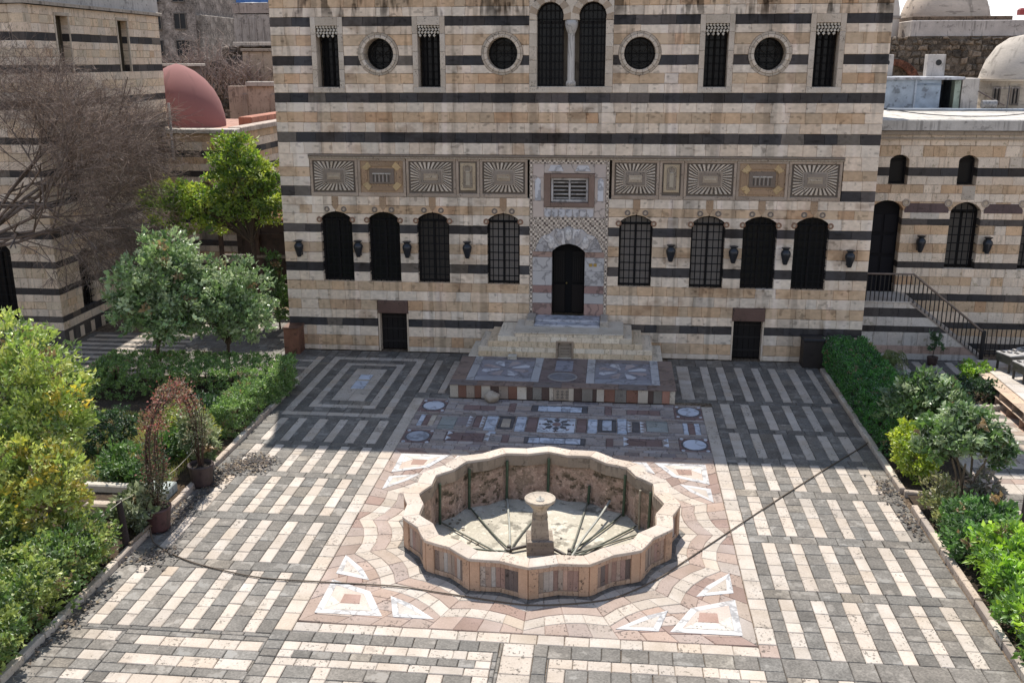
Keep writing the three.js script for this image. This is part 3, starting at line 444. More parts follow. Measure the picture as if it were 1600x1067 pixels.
      for (let i = 0; i < 8; i++) { const j = (i + 1) % 8; r.prism(PL, [A[i], A[j], B2[j], B2[i]], -.04, .0, .008, i % 2 ? jit([.36, .24, .15], .1) : jit([.58, .42, .23], .08)); } mesh('octagon_band', r.geo(), M.lime, p);
      const q = new Bag(); q.rect(PL, cx - w * .27, cx + w * .27, cy - h * .22, cy + h * .22, -.04, .02, .01, [.2, .155, .125]); q.rect(PL, cx - w * .2, cx + w * .2, cy + h * .06, cy + h * .1, 0, .04, .005, [.5, .46, .42]); for (let i = 0; i < 9; i++) q.rect(PL, cx - w * .19 + i * w * .042, cx - w * .17 + i * w * .042, cy - h * .16, cy + h * .05, 0, .035, .004, i % 2 ? [.4, .36, .33] : [.08, .07, .06]); mesh('plaque', q.geo(), M.lime, p);
    } else { const A = [.4, .44]; r.rect(PL, cx - w * .36, cx + w * .36, Y0 + .12, Y1 - .1, -.04, .002, .015, [.5, .4, .28]); r.rect(PL, cx - w * .22, cx + w * .22, Y0 + .2, Y1 - .2, -.04, .02, .01, [.3, .25, .2]); r.rect(PL, cx - w * .1, cx + w * .1, Y0 + .28, Y1 - .34, -.04, .035, .01, [.44, .38, .3]); r.add(new THREE.TorusGeometry(w * .17, .02, 6, 14), [.4, .33, .25], new THREE.Matrix4().makeTranslation(cx, Y1 - .28, .022)); mesh('plaque', r.geo(), M.lime, p); }
  };
  [[-8.17, -6.71, 'S'], [-6.63, -5.17, 'O'], [-5.08, -3.58, 'S'], [-3.5, -2.83, 'N'], [-2.75, -1.33, 'S'], [1.34, 2.71, 'S'], [2.79, 3.45, 'N'], [3.53, 5.03, 'S'], [5.11, 6.57, 'O'], [6.65, 8.14, 'S']].forEach((p) => panel(...p));

  // ---- the doorway
  const mosaic = tex(256, 256, (u, v) => { const a = (u * 14) % 1, b = (v * 14) % 1, k = Math.abs(a - .5) + Math.abs(b - .5), i = Math.floor(u * 10) + Math.floor(v * 10); return a + b < 1 ? (i % 2 ? [.34, .31, .29] : [.93, .88, .82]) : k < .3 ? [.6, .5, .43] : (i % 3 ? [.86, .8, .73] : [.42, .36, .33]); });
  const mm = std({ map: mosaic, roughness: .6, color: new THREE.Color(.82, .8, .78) }); const MF = { ...PL, rand: false, s: 1.4 };
  const mos = new Bag(); for (const s of [-1, 1]) mos.rect(MF, s * 1.18 - .048, s * 1.18 + .048, 1.35, 6.28, -.3, .012, .004, [1, 1, 1]); mos.rect(MF, -1.13, 1.13, 6.16, 6.28, -.3, .012, .004, [1, 1, 1]); mos.rect(MF, -1.13, 1.13, 4.3, 4.5, -.3, .008, .004, [1, 1, 1]);
  const arch = segArch(0, 1.04, 1.35, 3.42, 3.68);
  const lobeR = (t) => 1.05 + .055 * Math.cos(t * 14);
  const lob = [], N = 28; for (let i = 0; i <= N; i++) { const t = -1 + 2 * i / N, x = t * 1.06, y = 3.42 + .78 * Math.sqrt(Math.max(0, 1 - Math.pow(Math.abs(t), 1.55))) + (Math.abs(t) < .98 ? .035 * Math.cos(t * 16) : 0); lob.push([x, y]); }
  for (const s of [-1, 1]) { const pts = s < 0 ? lob.slice(0, N / 2 + 1) : lob.slice(N / 2).reverse(); mos.prism(MF, [...pts, [0, 4.298], [s * 1.128, 4.298], [s * 1.128, 3.42]], -.3, .004, 0, [1, 1, 1]); }
  mesh('mosaic_border', mos.geo(), mm, palace);
  // white lobed arch stones over the door
  const ac = openingPoly(arch, 0, 12).slice(2); ac.reverse();
  const vs = []; for (let k = 0; k < 9; k++) { const i0 = Math.round(k * N / 9), i1 = Math.round((k + 1) * N / 9), a0 = Math.min(12, Math.round(k * 12 / 9)), a1 = Math.min(12, Math.round((k + 1) * 12 / 9)); vs.push({ F: PL, pts: [...lob.slice(i0, i1 + 1), ...ac.slice(a0, a1 + 1).reverse()], h0: -.35, h1: .05 + (k % 2) * .02, bev: .012, c: k % 2 ? jit([.72, .67, .62], .05) : jit([.52, .48, .45], .06) }); }
  pieces(palace, 'arch_stone', 'arch_stones', vs, M.marble);
  for (const i of [-2, -1, 0, 1, 2]) { const g = new THREE.SphereGeometry(.13, 14, 8).scale(.8, 1.5, .35).translate(i * .27, 3.98 - i * i * .065, .05); mesh('arch_lobe', new Bag().add(g, i % 2 ? [.54, .5, .47] : [.78, .73, .67]).geo(), M.marble, palace); }
  // striped jambs, carved field, lattice window
  const jb = []; for (const s of [-1, 1]) [[1.35, 1.75, [.42, .27, .22]], [1.75, 2.08, [.52, .49, .46]], [2.08, 2.33, [.34, .21, .18]], [2.33, 2.8, [.58, .55, .52]], [2.8, 3.24, [.54, .51, .48]], [3.24, 3.42, [.42, .28, .22]]].forEach(([a, b, c]) => jb.push({ F: PL, pts: [[s < 0 ? -1.13 : .52, a + .002], [s < 0 ? -.52 : 1.13, a + .002], [s < 0 ? -.52 : 1.13, b - .002], [s < 0 ? -1.13 : .52, b - .002]], h0: -.4, h1: .01, bev: .008, c: jit(c, .06) }));
  const fld = [[-1.13, -.78, 4.5, 5.02, [.64, .52, .43]], [.78, 1.13, 4.5, 5.02, [.64, .52, .43]], [-1.13, -.78, 5.02, 5.74, [.6, .5, .42]], [.78, 1.13, 5.02, 5.74, [.6, .5, .42]], [-1.13, -.78, 5.74, 6.16, [.62, .5, .42]], [.78, 1.13, 5.74, 6.16, [.62, .5, .42]], [-.78, .78, 5.87, 6.16, [.58, .49, .42]], [-.78, .78, 4.5, 4.82, [.62, .55, .49]]];
  for (const [a, b, c, d, col] of fld) jb.push({ F: PL, pts: [[a + .002, c + .002], [b - .002, c + .002], [b - .002, d - .002], [a + .002, d - .002]], h0: -.3, h1: 0, bev: .008, c: jit(col, .05) });
  for (const s of [-1, 1]) { jb.push({ F: PL, pts: [[s * .97 - .09, 5.02], [s * .97 + .09, 5.02], [s * .97 + .09, 5.66], [s * .97, 5.74], [s * .97 - .09, 5.66]], h0: 0, h1: .02, bev: .008, c: [.74, .73, .73] }, { F: PL, pts: [[s * .42 - .24, 5.93], [s * .42 + .24, 5.93], [s * .42 + .16, 6.11], [s * .42 - .16, 6.11]], h0: 0, h1: .02, bev: .008, c: [.66, .64, .63] }); }
  for (let i = -3; i <= 3; i++) jb.push({ F: PL, pts: [[i * .22 - .1, 4.56], [i * .22, 4.5], [i * .22 + .1, 4.56], [i * .22 + .1, 4.76], [i * .22 - .1, 4.76]], h0: 0, h1: .03, bev: .01, c: jit([.64, .62, .61], .08) });
  pieces(palace, 'marble_panel', 'marble_panels', jb, M.marble);
  const fr = new Bag(); for (const [a, b, c, d] of [[-.78, -.58, 4.83, 5.86], [.6, .78, 4.83, 5.86], [-.58, .6, 5.73, 5.86], [-.58, .6, 4.83, 4.97]]) fr.rect(PL, a, b, c, d, -.3, .04, .012, jit([.22, .15, .12], .1)); mesh('lattice_frame', fr.geo(), M.lime, palace);
  { const o = box(-.57, .59, 4.98, 5.72), b = new Bag(), wh = [.62, .61, .6]; for (const [a, c, d, e] of [[-.57, -.5, 4.98, 5.72], [.52, .59, 4.98, 5.72], [-.5, .52, 5.65, 5.72], [-.5, .52, 4.98, 5.05], [-.02, .04, 5.05, 5.65]]) b.rect(PL, a, c, d, e, -.2, -.06, .008, wh); const w = mesh('window', b.geo(), M.paint, palace); for (let k = 0; k < 5; k++) for (const [a, c] of [[-.5, -.02], [.04, .52]]) mesh('slat', new Bag().rect(PL, a, c, 5.075 + k * .12, 5.12 + k * .12, -.16, -.1, .006, [.5, .49, .48]).geo(), M.paint, w); mesh('pane', new Bag().rect(PL, -.5, .52, 5.05, 5.65, -.22, -.19, 0, [1, 1, 1]).geo(), M.glass, w); }
  // open door: near-black sheet painted for the unlit room, leaves before it
  { const d = new Bag(); d.prism(PL, openingPoly(arch), -.4, -.37, 0, [.008, .008, .009]); for (const s of [-1, 1]) { d.rect(PL, s * .3 - .19, s * .3 + .19, 1.37, 2.3, -.37, -.33, .012, [.018, .015, .014]); d.rect(PL, s * .3 - .19, s * .3 + .19, 2.36, 3.4, -.37, -.34, .012, [.013, .012, .012]); for (let k = 0; k < 5; k++) d.rect(PL, s * .3 - .16 + k * .07, s * .3 - .13 + k * .07, 2.42, 3.2, -.335, -.32, .004, [.02, .018, .017]); } const m = mesh('door', d.geo(), M.blackAndGloom, palace); mesh('handle', new THREE.SphereGeometry(.03, 10, 8).translate(-.06, 2.35, -.3), std({ color: new THREE.Color(.3, .22, .08), metalness: .8, roughness: .4 }), m); }
  { const b = new Bag(); for (const s of [-1, 1]) b.rect(PL, .78 + s * .07 - .05, .78 + s * .07 + .05, 2.96, 3.06, .01, .025, .004, [.35, .25, .08]); mesh('plaque', b.geo(), std({ vertexColors: true, metalness: .7, roughness: .4 }), palace); }
}
// ---------------------------------------------------------------- stair and platform in front of the door
{
  const st = thing('stone_stair', 'stepped double stair of pale stone blocks under the palace door', 'stairs', [0, 0, 0]);
  const SF = frame([0, 0, 1.72], [1, 0, 0], [0, 1, 0]), list = [];
  const layers = [[.0, .44, 2.98, 2.98], [.44, .6, 2.66, 2.66], [.6, .76, 2.66, 2.66], [.76, .935, 2.36, 2.35], [.935, 1.1, 2.06, 2.04], [1.1, 1.2, 1.52, 1.76]];
  layers.forEach(([y0, y1, l, r], k) => { let x = -l; while (x < r - .05) { let w = rnd(.36, .62), e = Math.min(r, x + w); if (r - e < .2) e = r; const niche = y1 < 1.05 && y0 > .4; const seg = niche && x < .27 && e > -.26 ? [[x, Math.min(e, -.26)], [Math.max(x, .27), e]] : [[x, e]]; for (const [a, b] of seg) if (b - a > .04) { const tk = k % 2 ? C.light : C.tan; list.push({ F: SF, pts: [[a + .002, y0], [b - .002, y0], [b - .002, y1], [a + .002, y1]], h0: -1.69, h1: rnd(-.004, .006), bev: .012, c: jit(k === 3 || k === 1 ? [.66, .53, .38] : [.74, .65, .53], .1, .03) }); } x = e; } });
  pieces(st, 'stair_block', 'stair_blocks', list, M.wall);
  const n = new Bag(); n.rect(SF, -.26, .27, .44, .99, -.3, -.14, 0, [.3, .26, .2]); n.prism(SF, [[-.2, .44], [.21, .44], [.21, .8], [.14, .9], [0, .95], [-.13, .9], [-.2, .8]], -.14, -.1, .01, [.36, .31, .26]); for (const s of [-.235, .24]) n.rect(SF, s - .028, s + .028, .44, .98, -.14, .015, .008, [.33, .26, .2]); n.rect(SF, -.26, .27, .93, .985, -.14, .02, .008, [.36, .28, .21]); for (let i = 0; i < 4; i++) n.rect(SF, -.13, .14, .52 + i * .09, .57 + i * .09, -.1, -.085, .006, [.26, .22, .18]); mesh('niche', n.geo(), M.lime, st);
  const top = new Bag(); top.rect(SF, -1.56, 1.78, 1.2, 1.235, -1.5, .03, .008, [.6, .54, .46]); mesh('landing', top.geo(), M.lime, st);
  for (const [y0, y1, z0, z1] of [[1.235, 1.3, .02, 1.0], [1.3, 1.365, .02, .62]]) mesh('marble_step', new Bag().box(-1.0, 1.04, y0, y1, z0, z1, .012, [.54, .54, .56]).geo(), M.marble, st);
  for (const s of [-1.14, 1.18]) mesh('end_block', new Bag().box(s - .13, s + .13, 1.235, 1.43, .04, .95, .03, [.42, .38, .34]).geo(), M.lime, st);

  const pf = thing('stone_platform', 'low stone platform with inlaid marble top before the stair', 'platform', [0, 0, 0]);
  const FF = frame([0, 0, 4.38], [1, 0, 0], [0, 1, 0]), xs = [-3.12, -2.88, -2.65, -2.41, -2.22, -1.96, -1.72, -1.45, -1.2, -.93, -.76, -.5, -.29, -.17, .25, .4, .63, .93, 1.04, 1.25, 1.55, 1.87, 2.19, 2.47, 2.62, 2.86, 3.07, 3.22], cs = ['w', 'r', 'k', 'r', 'w', 'b', 'k', 'r', 'w', 'b', 'g', 'b', 'w', 'k', 'w', 'b', 'g', 'b', 'w', 'r', 'g', 'r', 'w', 'b', 'g', 'p', 'w'], pal = { w: [.6, .54, .47], r: [.24, .12, .085], k: [.36, .29, .24], b: [.1, .065, .055], g: [.24, .22, .2], p: [.44, .24, .19] };
  const fl = []; for (let i = 0; i + 1 < xs.length; i++) fl.push({ F: FF, pts: [[xs[i] + .002, 0], [xs[i + 1] - .002, 0], [xs[i + 1] - .002, .385], [xs[i] + .002, .385]], h0: -.3, h1: rnd(-.004, .004), bev: .008, c: jit(pal[cs[i]], .08) });
  pieces(pf, 'facing_stone', 'facing_stones', fl, M.lime);
  const b = new Bag(); b.box(-3.1, 3.2, .0, .38, 1.74, 4.08, 0, [.3, .22, .18]); mesh('base', b.geo(), M.lime, pf);
  const cap = []; const cp = (x0, x1, z0, z1, c, y = .44, bev = .01) => cap.push({ F: GROUND, pts: gp([[x0 + .002, z0 + .002], [x1 - .002, z0 + .002], [x1 - .002, z1 - .002], [x0 + .002, z1 - .002]]), h0: .385, h1: y, bev, c: jit(c, .08) });
  const br = [.24, .175, .145]; for (let i = 0; i < 8; i++) cp(-3.14 + i * .798, -3.14 + (i + 1) * .798, 4.06, 4.42, i % 3 ? br : [.2, .17, .16]); for (let i = 0; i < 4; i++) { cp(-3.14, -2.72, 1.74 + i * .58, 2.32 + i * .58, br); cp(2.82, 3.244, 1.74 + i * .58, 2.32 + i * .58, br); }
  for (const [x0, x1] of [[-2.72, -.62], [.72, 2.82]]) { const cx = (x0 + x1) / 2, w = x1 - x0; cp(x0, x0 + .24, 1.74, 4.06, [.5, .5, .5]); cp(x1 - .24, x1, 1.74, 4.06, [.5, .5, .5]); cp(x0 + .24, x1 - .24, 1.74, 2.1, [.22, .2, .21]); cp(x0 + .24, x1 - .24, 3.7, 4.06, [.34, .35, .38]); cp(x0 + .24, x1 - .24, 2.1, 3.7, [.26, .26, .29]);
    for (let i = 0; i < 8; i++) { const a = i * Math.PI / 4 + .39, P = (r, t) => [cx + r * w * .36 * Math.cos(a + t), 2.9 + r * .74 * Math.sin(a + t)]; cap.push({ F: GROUND, pts: gp([P(.25, -.1), P(.9, -.22), P(1, 0), P(.9, .22), P(.25, .1)]), h0: .4, h1: .446, bev: .003, c: jit(i % 2 ? [.62, .63, .66] : [.44, .37, .36], .08) }); } }
  cp(-.62, .72, 1.74, 3.1, [.2, .155, .15]); cp(-.62, .72, 3.1, 4.06, [.18, .14, .14]); cp(-.22, .3, 2.0, 3.0, [.34, .35, .4], .446, .004);
  pieces(pf, 'top_slab', 'top_slabs', cap, M.marble);
  const g = new Bag(); g.add(new THREE.TorusGeometry(.4, .035, 6, 28).rotateX(Math.PI / 2).scale(1, .6, .95).translate(.04, .445, 3.58), [.3, .29, .3]); g.add(new THREE.CylinderGeometry(.38, .38, .012, 28).scale(1, 1, .95).translate(.04, .446, 3.58), [.2, .2, .23]); mesh('drain_dish', g.geo(), M.lime, pf);
  const cs2 = new Bag(); cs2.rect(FF, -.165, .245, .03, .36, 0, .02, .008, [.4, .33, .27]); for (let i = 0; i < 3; i++) for (let j = 0; j < 3; j++) cs2.prism(FF, [[-.1 + i * .13, .1 + j * .09], [-.05 + i * .13, .055 + j * .09], [0 + i * .13, .1 + j * .09], [-.05 + i * .13, .145 + j * .09]], .02, .034, .004, [.22, .19, .16]); mesh('carved_stone', cs2.geo(), M.lime, pf);
  const rk = new THREE.SphereGeometry(.19, 14, 10); { const p = rk.attributes.position; for (let i = 0; i < p.count; i++) { const x = p.getX(i), y = p.getY(i), z = p.getZ(i), k = 1 + .18 * Math.sin(x * 23 + z * 17) * Math.cos(y * 19 + z * 11); p.setXYZ(i, x * k * 1.15, y * k * .85, z * k); } rk.computeVertexNormals(); }
  tag(mesh('stone_ball', new Bag().add(rk, [.42, .36, .3], new THREE.Matrix4().makeTranslation(-1.87, .14, 4.66)).geo(), M.lime), 'rough round stone lying against the striped front of the platform', 'stone');
  tag(mesh('loose_block', new Bag().box(-1.72, -1.45, .44, .56, 1.78, 2.0, .02, [.5, .47, .42]).geo(), M.lime), 'small loose block lying on the platform at the stair foot', 'stone');
}
// ---------------------------------------------------------------- the fountain
{
  const f = thing('fountain_basin', 'empty sixteen pointed stone fountain basin in the middle of the courtyard', 'fountain', [0, 0, 0]);
  const RO = 2.79, RI = 2.5, H = .595, TOPY = .65, BOT = -.5, d16 = Math.PI / 8;
  const pt = (R, a, dip = .05) => { const r = star(R, a, dip); return [FX + r * Math.sin(a), FZ + r * Math.cos(a)]; };
  // outer facing: a plain pilaster at each point and coloured marble strips between
  const face = [], palette = [[.34, .22, .185], [.44, .38, .34], [.15, .115, .105], [.4, .29, .235], [.27, .16, .13], [.48, .44, .41], [.22, .165, .14], [.4, .32, .27], [.44, .29, .23]];
  const wallF = (a, b, R = RO) => { const p = pt(R, a), q = pt(R, b), L = Math.hypot(q[0] - p[0], q[1] - p[1]); return { F: frame([p[0], 0, p[1]], [(q[0] - p[0]) / L, 0, (q[1] - p[1]) / L], [0, 1, 0]), L }; };
  for (let i = 0; i < 16; i++) {
    const A = i * d16, ts = [0, .16, .25, .345, .42, .5, .585, .66, .75, .84, 1];
    for (let k = 0; k < 10; k++) { const { F, L } = wallF(A + ts[k] * d16, A + ts[k + 1] * d16), pil = k === 0 || k === 9; if (pil) face.push({ F, pts: [[.001, 0], [L - .001, 0], [L - .001, H], [.001, H]], h0: -.2, h1: .035, bev: .008, c: jit([.54, .35, .24], .06, .03) }); else { const c = k === 4 || k === 5 ? pick([palette[0], palette[3], palette[7]]) : pick(palette); face.push({ F, pts: [[.001, .09], [L - .001, .09], [L - .001, .5], [.001, .5]], h0: -.2, h1: rnd(-.006, 0), bev: .004, c: jit(c, .12) }, { F, pts: [[.001, 0], [L - .001, 0], [L - .001, .088], [.001, .088]], h0: -.2, h1: .02, bev: .006, c: jit([.5, .34, .24], .06) }, { F, pts: [[.001, .502], [L - .001, .502], [L - .001, H], [.001, H]], h0: -.2, h1: .02, bev: .006, c: jit([.5, .34, .25], .06) }); } }
  }
  pieces(f, 'facing_strip', 'facing_strips', face, M.lime);
  const rim = []; for (let i = 0; i < 16; i++) for (const [t0, t1] of [[-.5, 0], [0, .5]]) { const a = (i + t0) * d16, b = (i + t1) * d16, P = []; for (let k = 0; k <= 4; k++) P.push(pt(RO + .045, a + (b - a) * k / 4)); for (let k = 4; k >= 0; k--) P.push(pt(RI, a + (b - a) * k / 4, .055)); rim.push({ F: GROUND, pts: gp(P), h0: H, h1: TOPY + rnd(-.003, .003), bev: .008, c: jit([.55, .47, .41], .08, .03) }); }
  pieces(f, 'rim_stone', 'rim_stones', rim, M.lime);
  // inside wall and floor
  const n = 128, pos = [], uv = [], idx = []; let per = 0, last = null;
  for (let i = 0; i <= n; i++) { const a = i / n * 2 * Math.PI, p = pt(RI + .03, a, .055); if (last) per += Math.hypot(p[0] - last[0], p[1] - last[1]); last = p; pos.push(p[0], BOT, p[1], p[0], H + .02, p[1]); uv.push(i / n * 5, 0, i / n * 5, 1); if (i < n) { const k = i * 2; idx.push(k, k + 1, k + 2, k + 1, k + 3, k + 2); } }
  let g = new THREE.BufferGeometry(); g.setAttribute('position', new THREE.Float32BufferAttribute(pos, 3)); g.setAttribute('uv', new THREE.Float32BufferAttribute(uv, 2)); g.setIndex(idx); g = g.toNonIndexed(); g.computeVertexNormals(); mesh('basin_wall', g, std({ ...{}, map: T.grime, bumpMap: T.grime, bumpScale: .02, roughness: .92, color: new THREE.Color(.72, .71, .7), side: THREE.DoubleSide }), f);
  const lip = []; for (let i = 0; i < 32; i++) { const a = i / 32 * 2 * Math.PI, b = (i + 1) / 32 * 2 * Math.PI, P = [pt(RI - .012, a, .055), pt(RI - .012, b, .055), pt(RI + .1, b, .055), pt(RI + .1, a, .055)]; lip.push({ F: GROUND, pts: gp(P), h0: .36, h1: H, bev: 0, c: jit([.36, .29, .225], .12) }); }
  pieces(f, 'lip_stone', 'lip_stones', lip, M.plaster);
  M.floorstain ??= std({ map: T.stain, bumpMap: T.stain, bumpScale: .01, vertexColors: true, roughness: .9 }); const fs = new Bag(); fs.prism(GROUND, gp(starPts(RI + .06, 4)), BOT - .1, BOT, 0, [.57, .53, .45]); mesh('basin_floor', fs.geo(), M.floorstain, f);
  // pedestal
  const pd = new Bag(), pc = [.47, .38, .28];
  const PB = frame([FX, 0, FZ], [1, 0, 0], [0, 0, -1]); const taper = (w0, w1, y0, y1, c) => { const gg = new THREE.CylinderGeometry(w1 * .7071, w0 * .7071, y1 - y0, 4, 1); gg.rotateY(Math.PI / 4 + .12); gg.translate(FX, (y0 + y1) / 2, FZ); const q = gg.toNonIndexed(); q.computeVertexNormals(); pd.add(q, c); };
  taper(.56, .54, BOT, BOT + .3, [.38, .32, .265]); taper(.37, .3, BOT + .3, BOT + .74, [.5, .43, .35]); mesh('pedestal', pd.geo(), M.plaster, f);
  const bw = new Bag().add(lathe([[.145, .22], [.14, .34], [.14, .4], [.16, .44], [.175, .455], [.17, .475], [.2, .5], [.27, .57], [.315, .61], [.32, .655], [.305, .665], [.28, .655], [.24, .625], [0, .612]], 30).translate(FX, 0, FZ), [.6, .52, .43]); bw.add(new THREE.CylinderGeometry(.145, .165, .12, 20).translate(FX, .29, FZ), [.42, .35, .27]); mesh('bowl', bw.geo(), M.plaster, f);
  mesh('nozzle', new Bag().add(lathe([[.1, .61], [.095, .64], [.04, .655], [.02, .7], [0, .705]], 14).translate(FX, 0, FZ), [.7, .66, .58]).geo(), M.plaster, f);
  // pipes
  const gr = [.075, .13, .075], pv = [.5, .52, .46];
  [-67.5, -45, -22.5, 0, 45, 67.5, 22.5].forEach((dg, i) => { const a = (180 - dg) * Math.PI / 180, p = pt(RI - .06, a, .055), ht = dg === 22.5 ? -.05 : .5 - Math.abs(dg) * .0006; mesh('riser_pipe', new Bag().add(bar([p[0], BOT, p[1]], [p[0] + .02, ht, p[1]], .032, 8), gr).geo(), M.paint, f); });
  { const a = (180 - 62) * Math.PI / 180, p = pt(RI - .1, a, .055); mesh('riser_pipe', new Bag().add(bar([p[0], BOT, p[1]], [p[0], .42, p[1]], .028, 8), [.36, .33, .25]).geo(), M.paint, f); }
  const hubL = [FX - .62, BOT + .06, FZ + .35], hubR = [FX + .62, BOT + .06, FZ + .4];
  [[-67.5, -1], [-45, -1], [-22.5, -1], [0, -1], [-90, -1], [-110, -1], [22.5, 1], [38, 1], [45, 1], [67.5, 1], [60, 1], [85, 1], [95, 1], [110, 1]].forEach(([dg, s], i) => { const a = (180 - dg) * Math.PI / 180, p = pt(RI - .1, a, .055), h = s < 0 ? hubL : hubR, light = dg === -22.5 || dg === 38; mesh('floor_pipe', (() => { const a0 = [h[0] + rnd(-.12, .12), h[1], h[2] + rnd(-.14, .14)], b0 = [p[0], BOT + (dg === 38 ? .3 : .05), p[1]], mid = (t, s) => [a0[0] + (b0[0] - a0[0]) * t + rnd(-s, s), Math.max(BOT + .025, a0[1] + (b0[1] - a0[1]) * t - rnd(.0, .02)), a0[2] + (b0[2] - a0[2]) * t + rnd(-s, s)]; return new Bag().add(tube([a0, mid(.3, .03), mid(.7, .03), b0], light ? .026 : .02, 16, 7), light ? pv : i % 3 ? [.12, .14, .1] : [.24, .25, .2]); })().geo(), M.paint, f); });
  { const db = new Bag(); for (let i = 0; i < 60; i++) { const a = rnd(0, 6.28), r = i < 36 ? rnd(1.7, 2.25) : rnd(.6, 2.2), x = FX + r * Math.sin(i < 36 ? -1.9 + rnd(-.7, .7) : a), z = FZ + r * Math.cos(i < 36 ? -1.9 + rnd(-.7, .7) : a), q = rnd(.012, .04); db.prism(GROUND, gp([[x - q, z - q * .7], [x + q * .8, z - q], [x + q, z + q * .6], [x - q * .6, z + q]]), BOT, BOT + rnd(.008, .03), .004, pick([[.6, .57, .52], [.2, .17, .13], [.35, .3, .22], [.5, .46, .4]])); } mesh('debris', db.geo(), M.plaster, f, true); }
  for (const [s, h] of [[-1, hubL], [1, hubR]]) { const m = new Bag(); m.add(bar([h[0] - .08, h[1], h[2] - .1], [h[0] + s * -.34, h[1] + .02, h[2] - .32], .035, 8), [.1, .08, .07]); for (const k of [-.16, 0, .16]) m.add(bar([h[0], BOT, h[2] + k], [h[0], BOT + .16, h[2] + k], .04, 8), [.09, .08, .07]); m.add(bar([h[0], h[1], h[2] - .2], [h[0], h[1], h[2] + .22], .035, 8), [.1, .08, .07]); mesh('manifold', m.geo(), M.paint, f); }
}
// ---------------------------------------------------------------- kerbs and beds
function kerb(name, label, runs) { const g = struct(name, label), l = []; for (const [x0, z0, x1, z1, c] of runs) { const L = Math.hypot(x1 - x0, z1 - z0), n = Math.max(1, Math.round(L / .62)), u = [(x1 - x0) / L, (z1 - z0) / L], w = [-u[1], u[0]]; for (let i = 0; i < n; i++) { const a = L * i / n + .008, b = L * (i + 1) / n - .008, q = (t, s) => [x0 + u[0] * t + w[0] * s, z0 + u[1] * t + w[1] * s], o = rnd(-.008, .008); l.push({ F: GROUND, pts: gp([q(a, -.06 + o), q(b, -.06 + o), q(b, .07 + o), q(a, .07 + o)]), h0: -.1, h1: .12 + rnd(-.012, .012), bev: .018, c: jit(c ?? pick([[.55, .48, .4], [.5, .42, .36], [.36, .31, .28], [.58, .52, .46]]), .1) }); } } pieces(g, 'kerb_stone', 'kerb_stones', l, M.lime); }
kerb('garden_kerb', 'low stone kerb along the leafy garden bed by the arch', [[-7.87, 4.75, -7.87, 18.9], [-13.6, 3.6, -7.9, 3.3]]);
kerb('hedge_kerb', 'low stone kerb in front of the trimmed dark hedge', [[7.9, .95, 7.9, 9.75], [7.9, 9.85, 8.5, 9.95], [7.92, 10.6, 7.92, 18.9], [9.7, 3.98, 9.7, 18.9], [9.7, 4.0, 12.5, 3.94]]);
{
  const bed = (name, x0, x1, z0, z1, c, hole) => { const n = 26, g = new THREE.PlaneGeometry(x1 - x0, z1 - z0, n, n); g.rotateX(-Math.PI / 2); g.translate((x0 + x1) / 2, .045, (z0 + z1) / 2); const p = g.attributes.position, u = g.attributes.uv, col = []; for (let i = 0; i < p.count; i++) { p.setY(i, p.getY(i) + .035 * (N1(p.getX(i) * 3 + 90, p.getZ(i) * 3 + 90, 256, 256) - .5)); u.setXY(i, p.getX(i) * .6, p.getZ(i) * .6); const k = .8 + .4 * N2(p.getX(i) * 2 + 60, p.getZ(i) * 2 + 60, 256, 256); col.push(c[0] * k, c[1] * k, c[2] * k); } g.setAttribute('color', new THREE.Float32BufferAttribute(col, 3)); g.computeVertexNormals(); const m = mesh(name, g, M.soil); m.userData.kind = 'structure'; };
  bed('garden_soil', -19, -7.93, 3.65, 19, [.13, .095, .06]); bed('hedge_soil', 7.95, 9.66, .95, 19, [.1, .075, .05]); bed('corner_soil', 9.66, 12.35, 1.15, 3.9, [.1, .075, .05]);
}
M.smooth = std({ vertexColors: true, map: T.smooth, roughness: .9 });
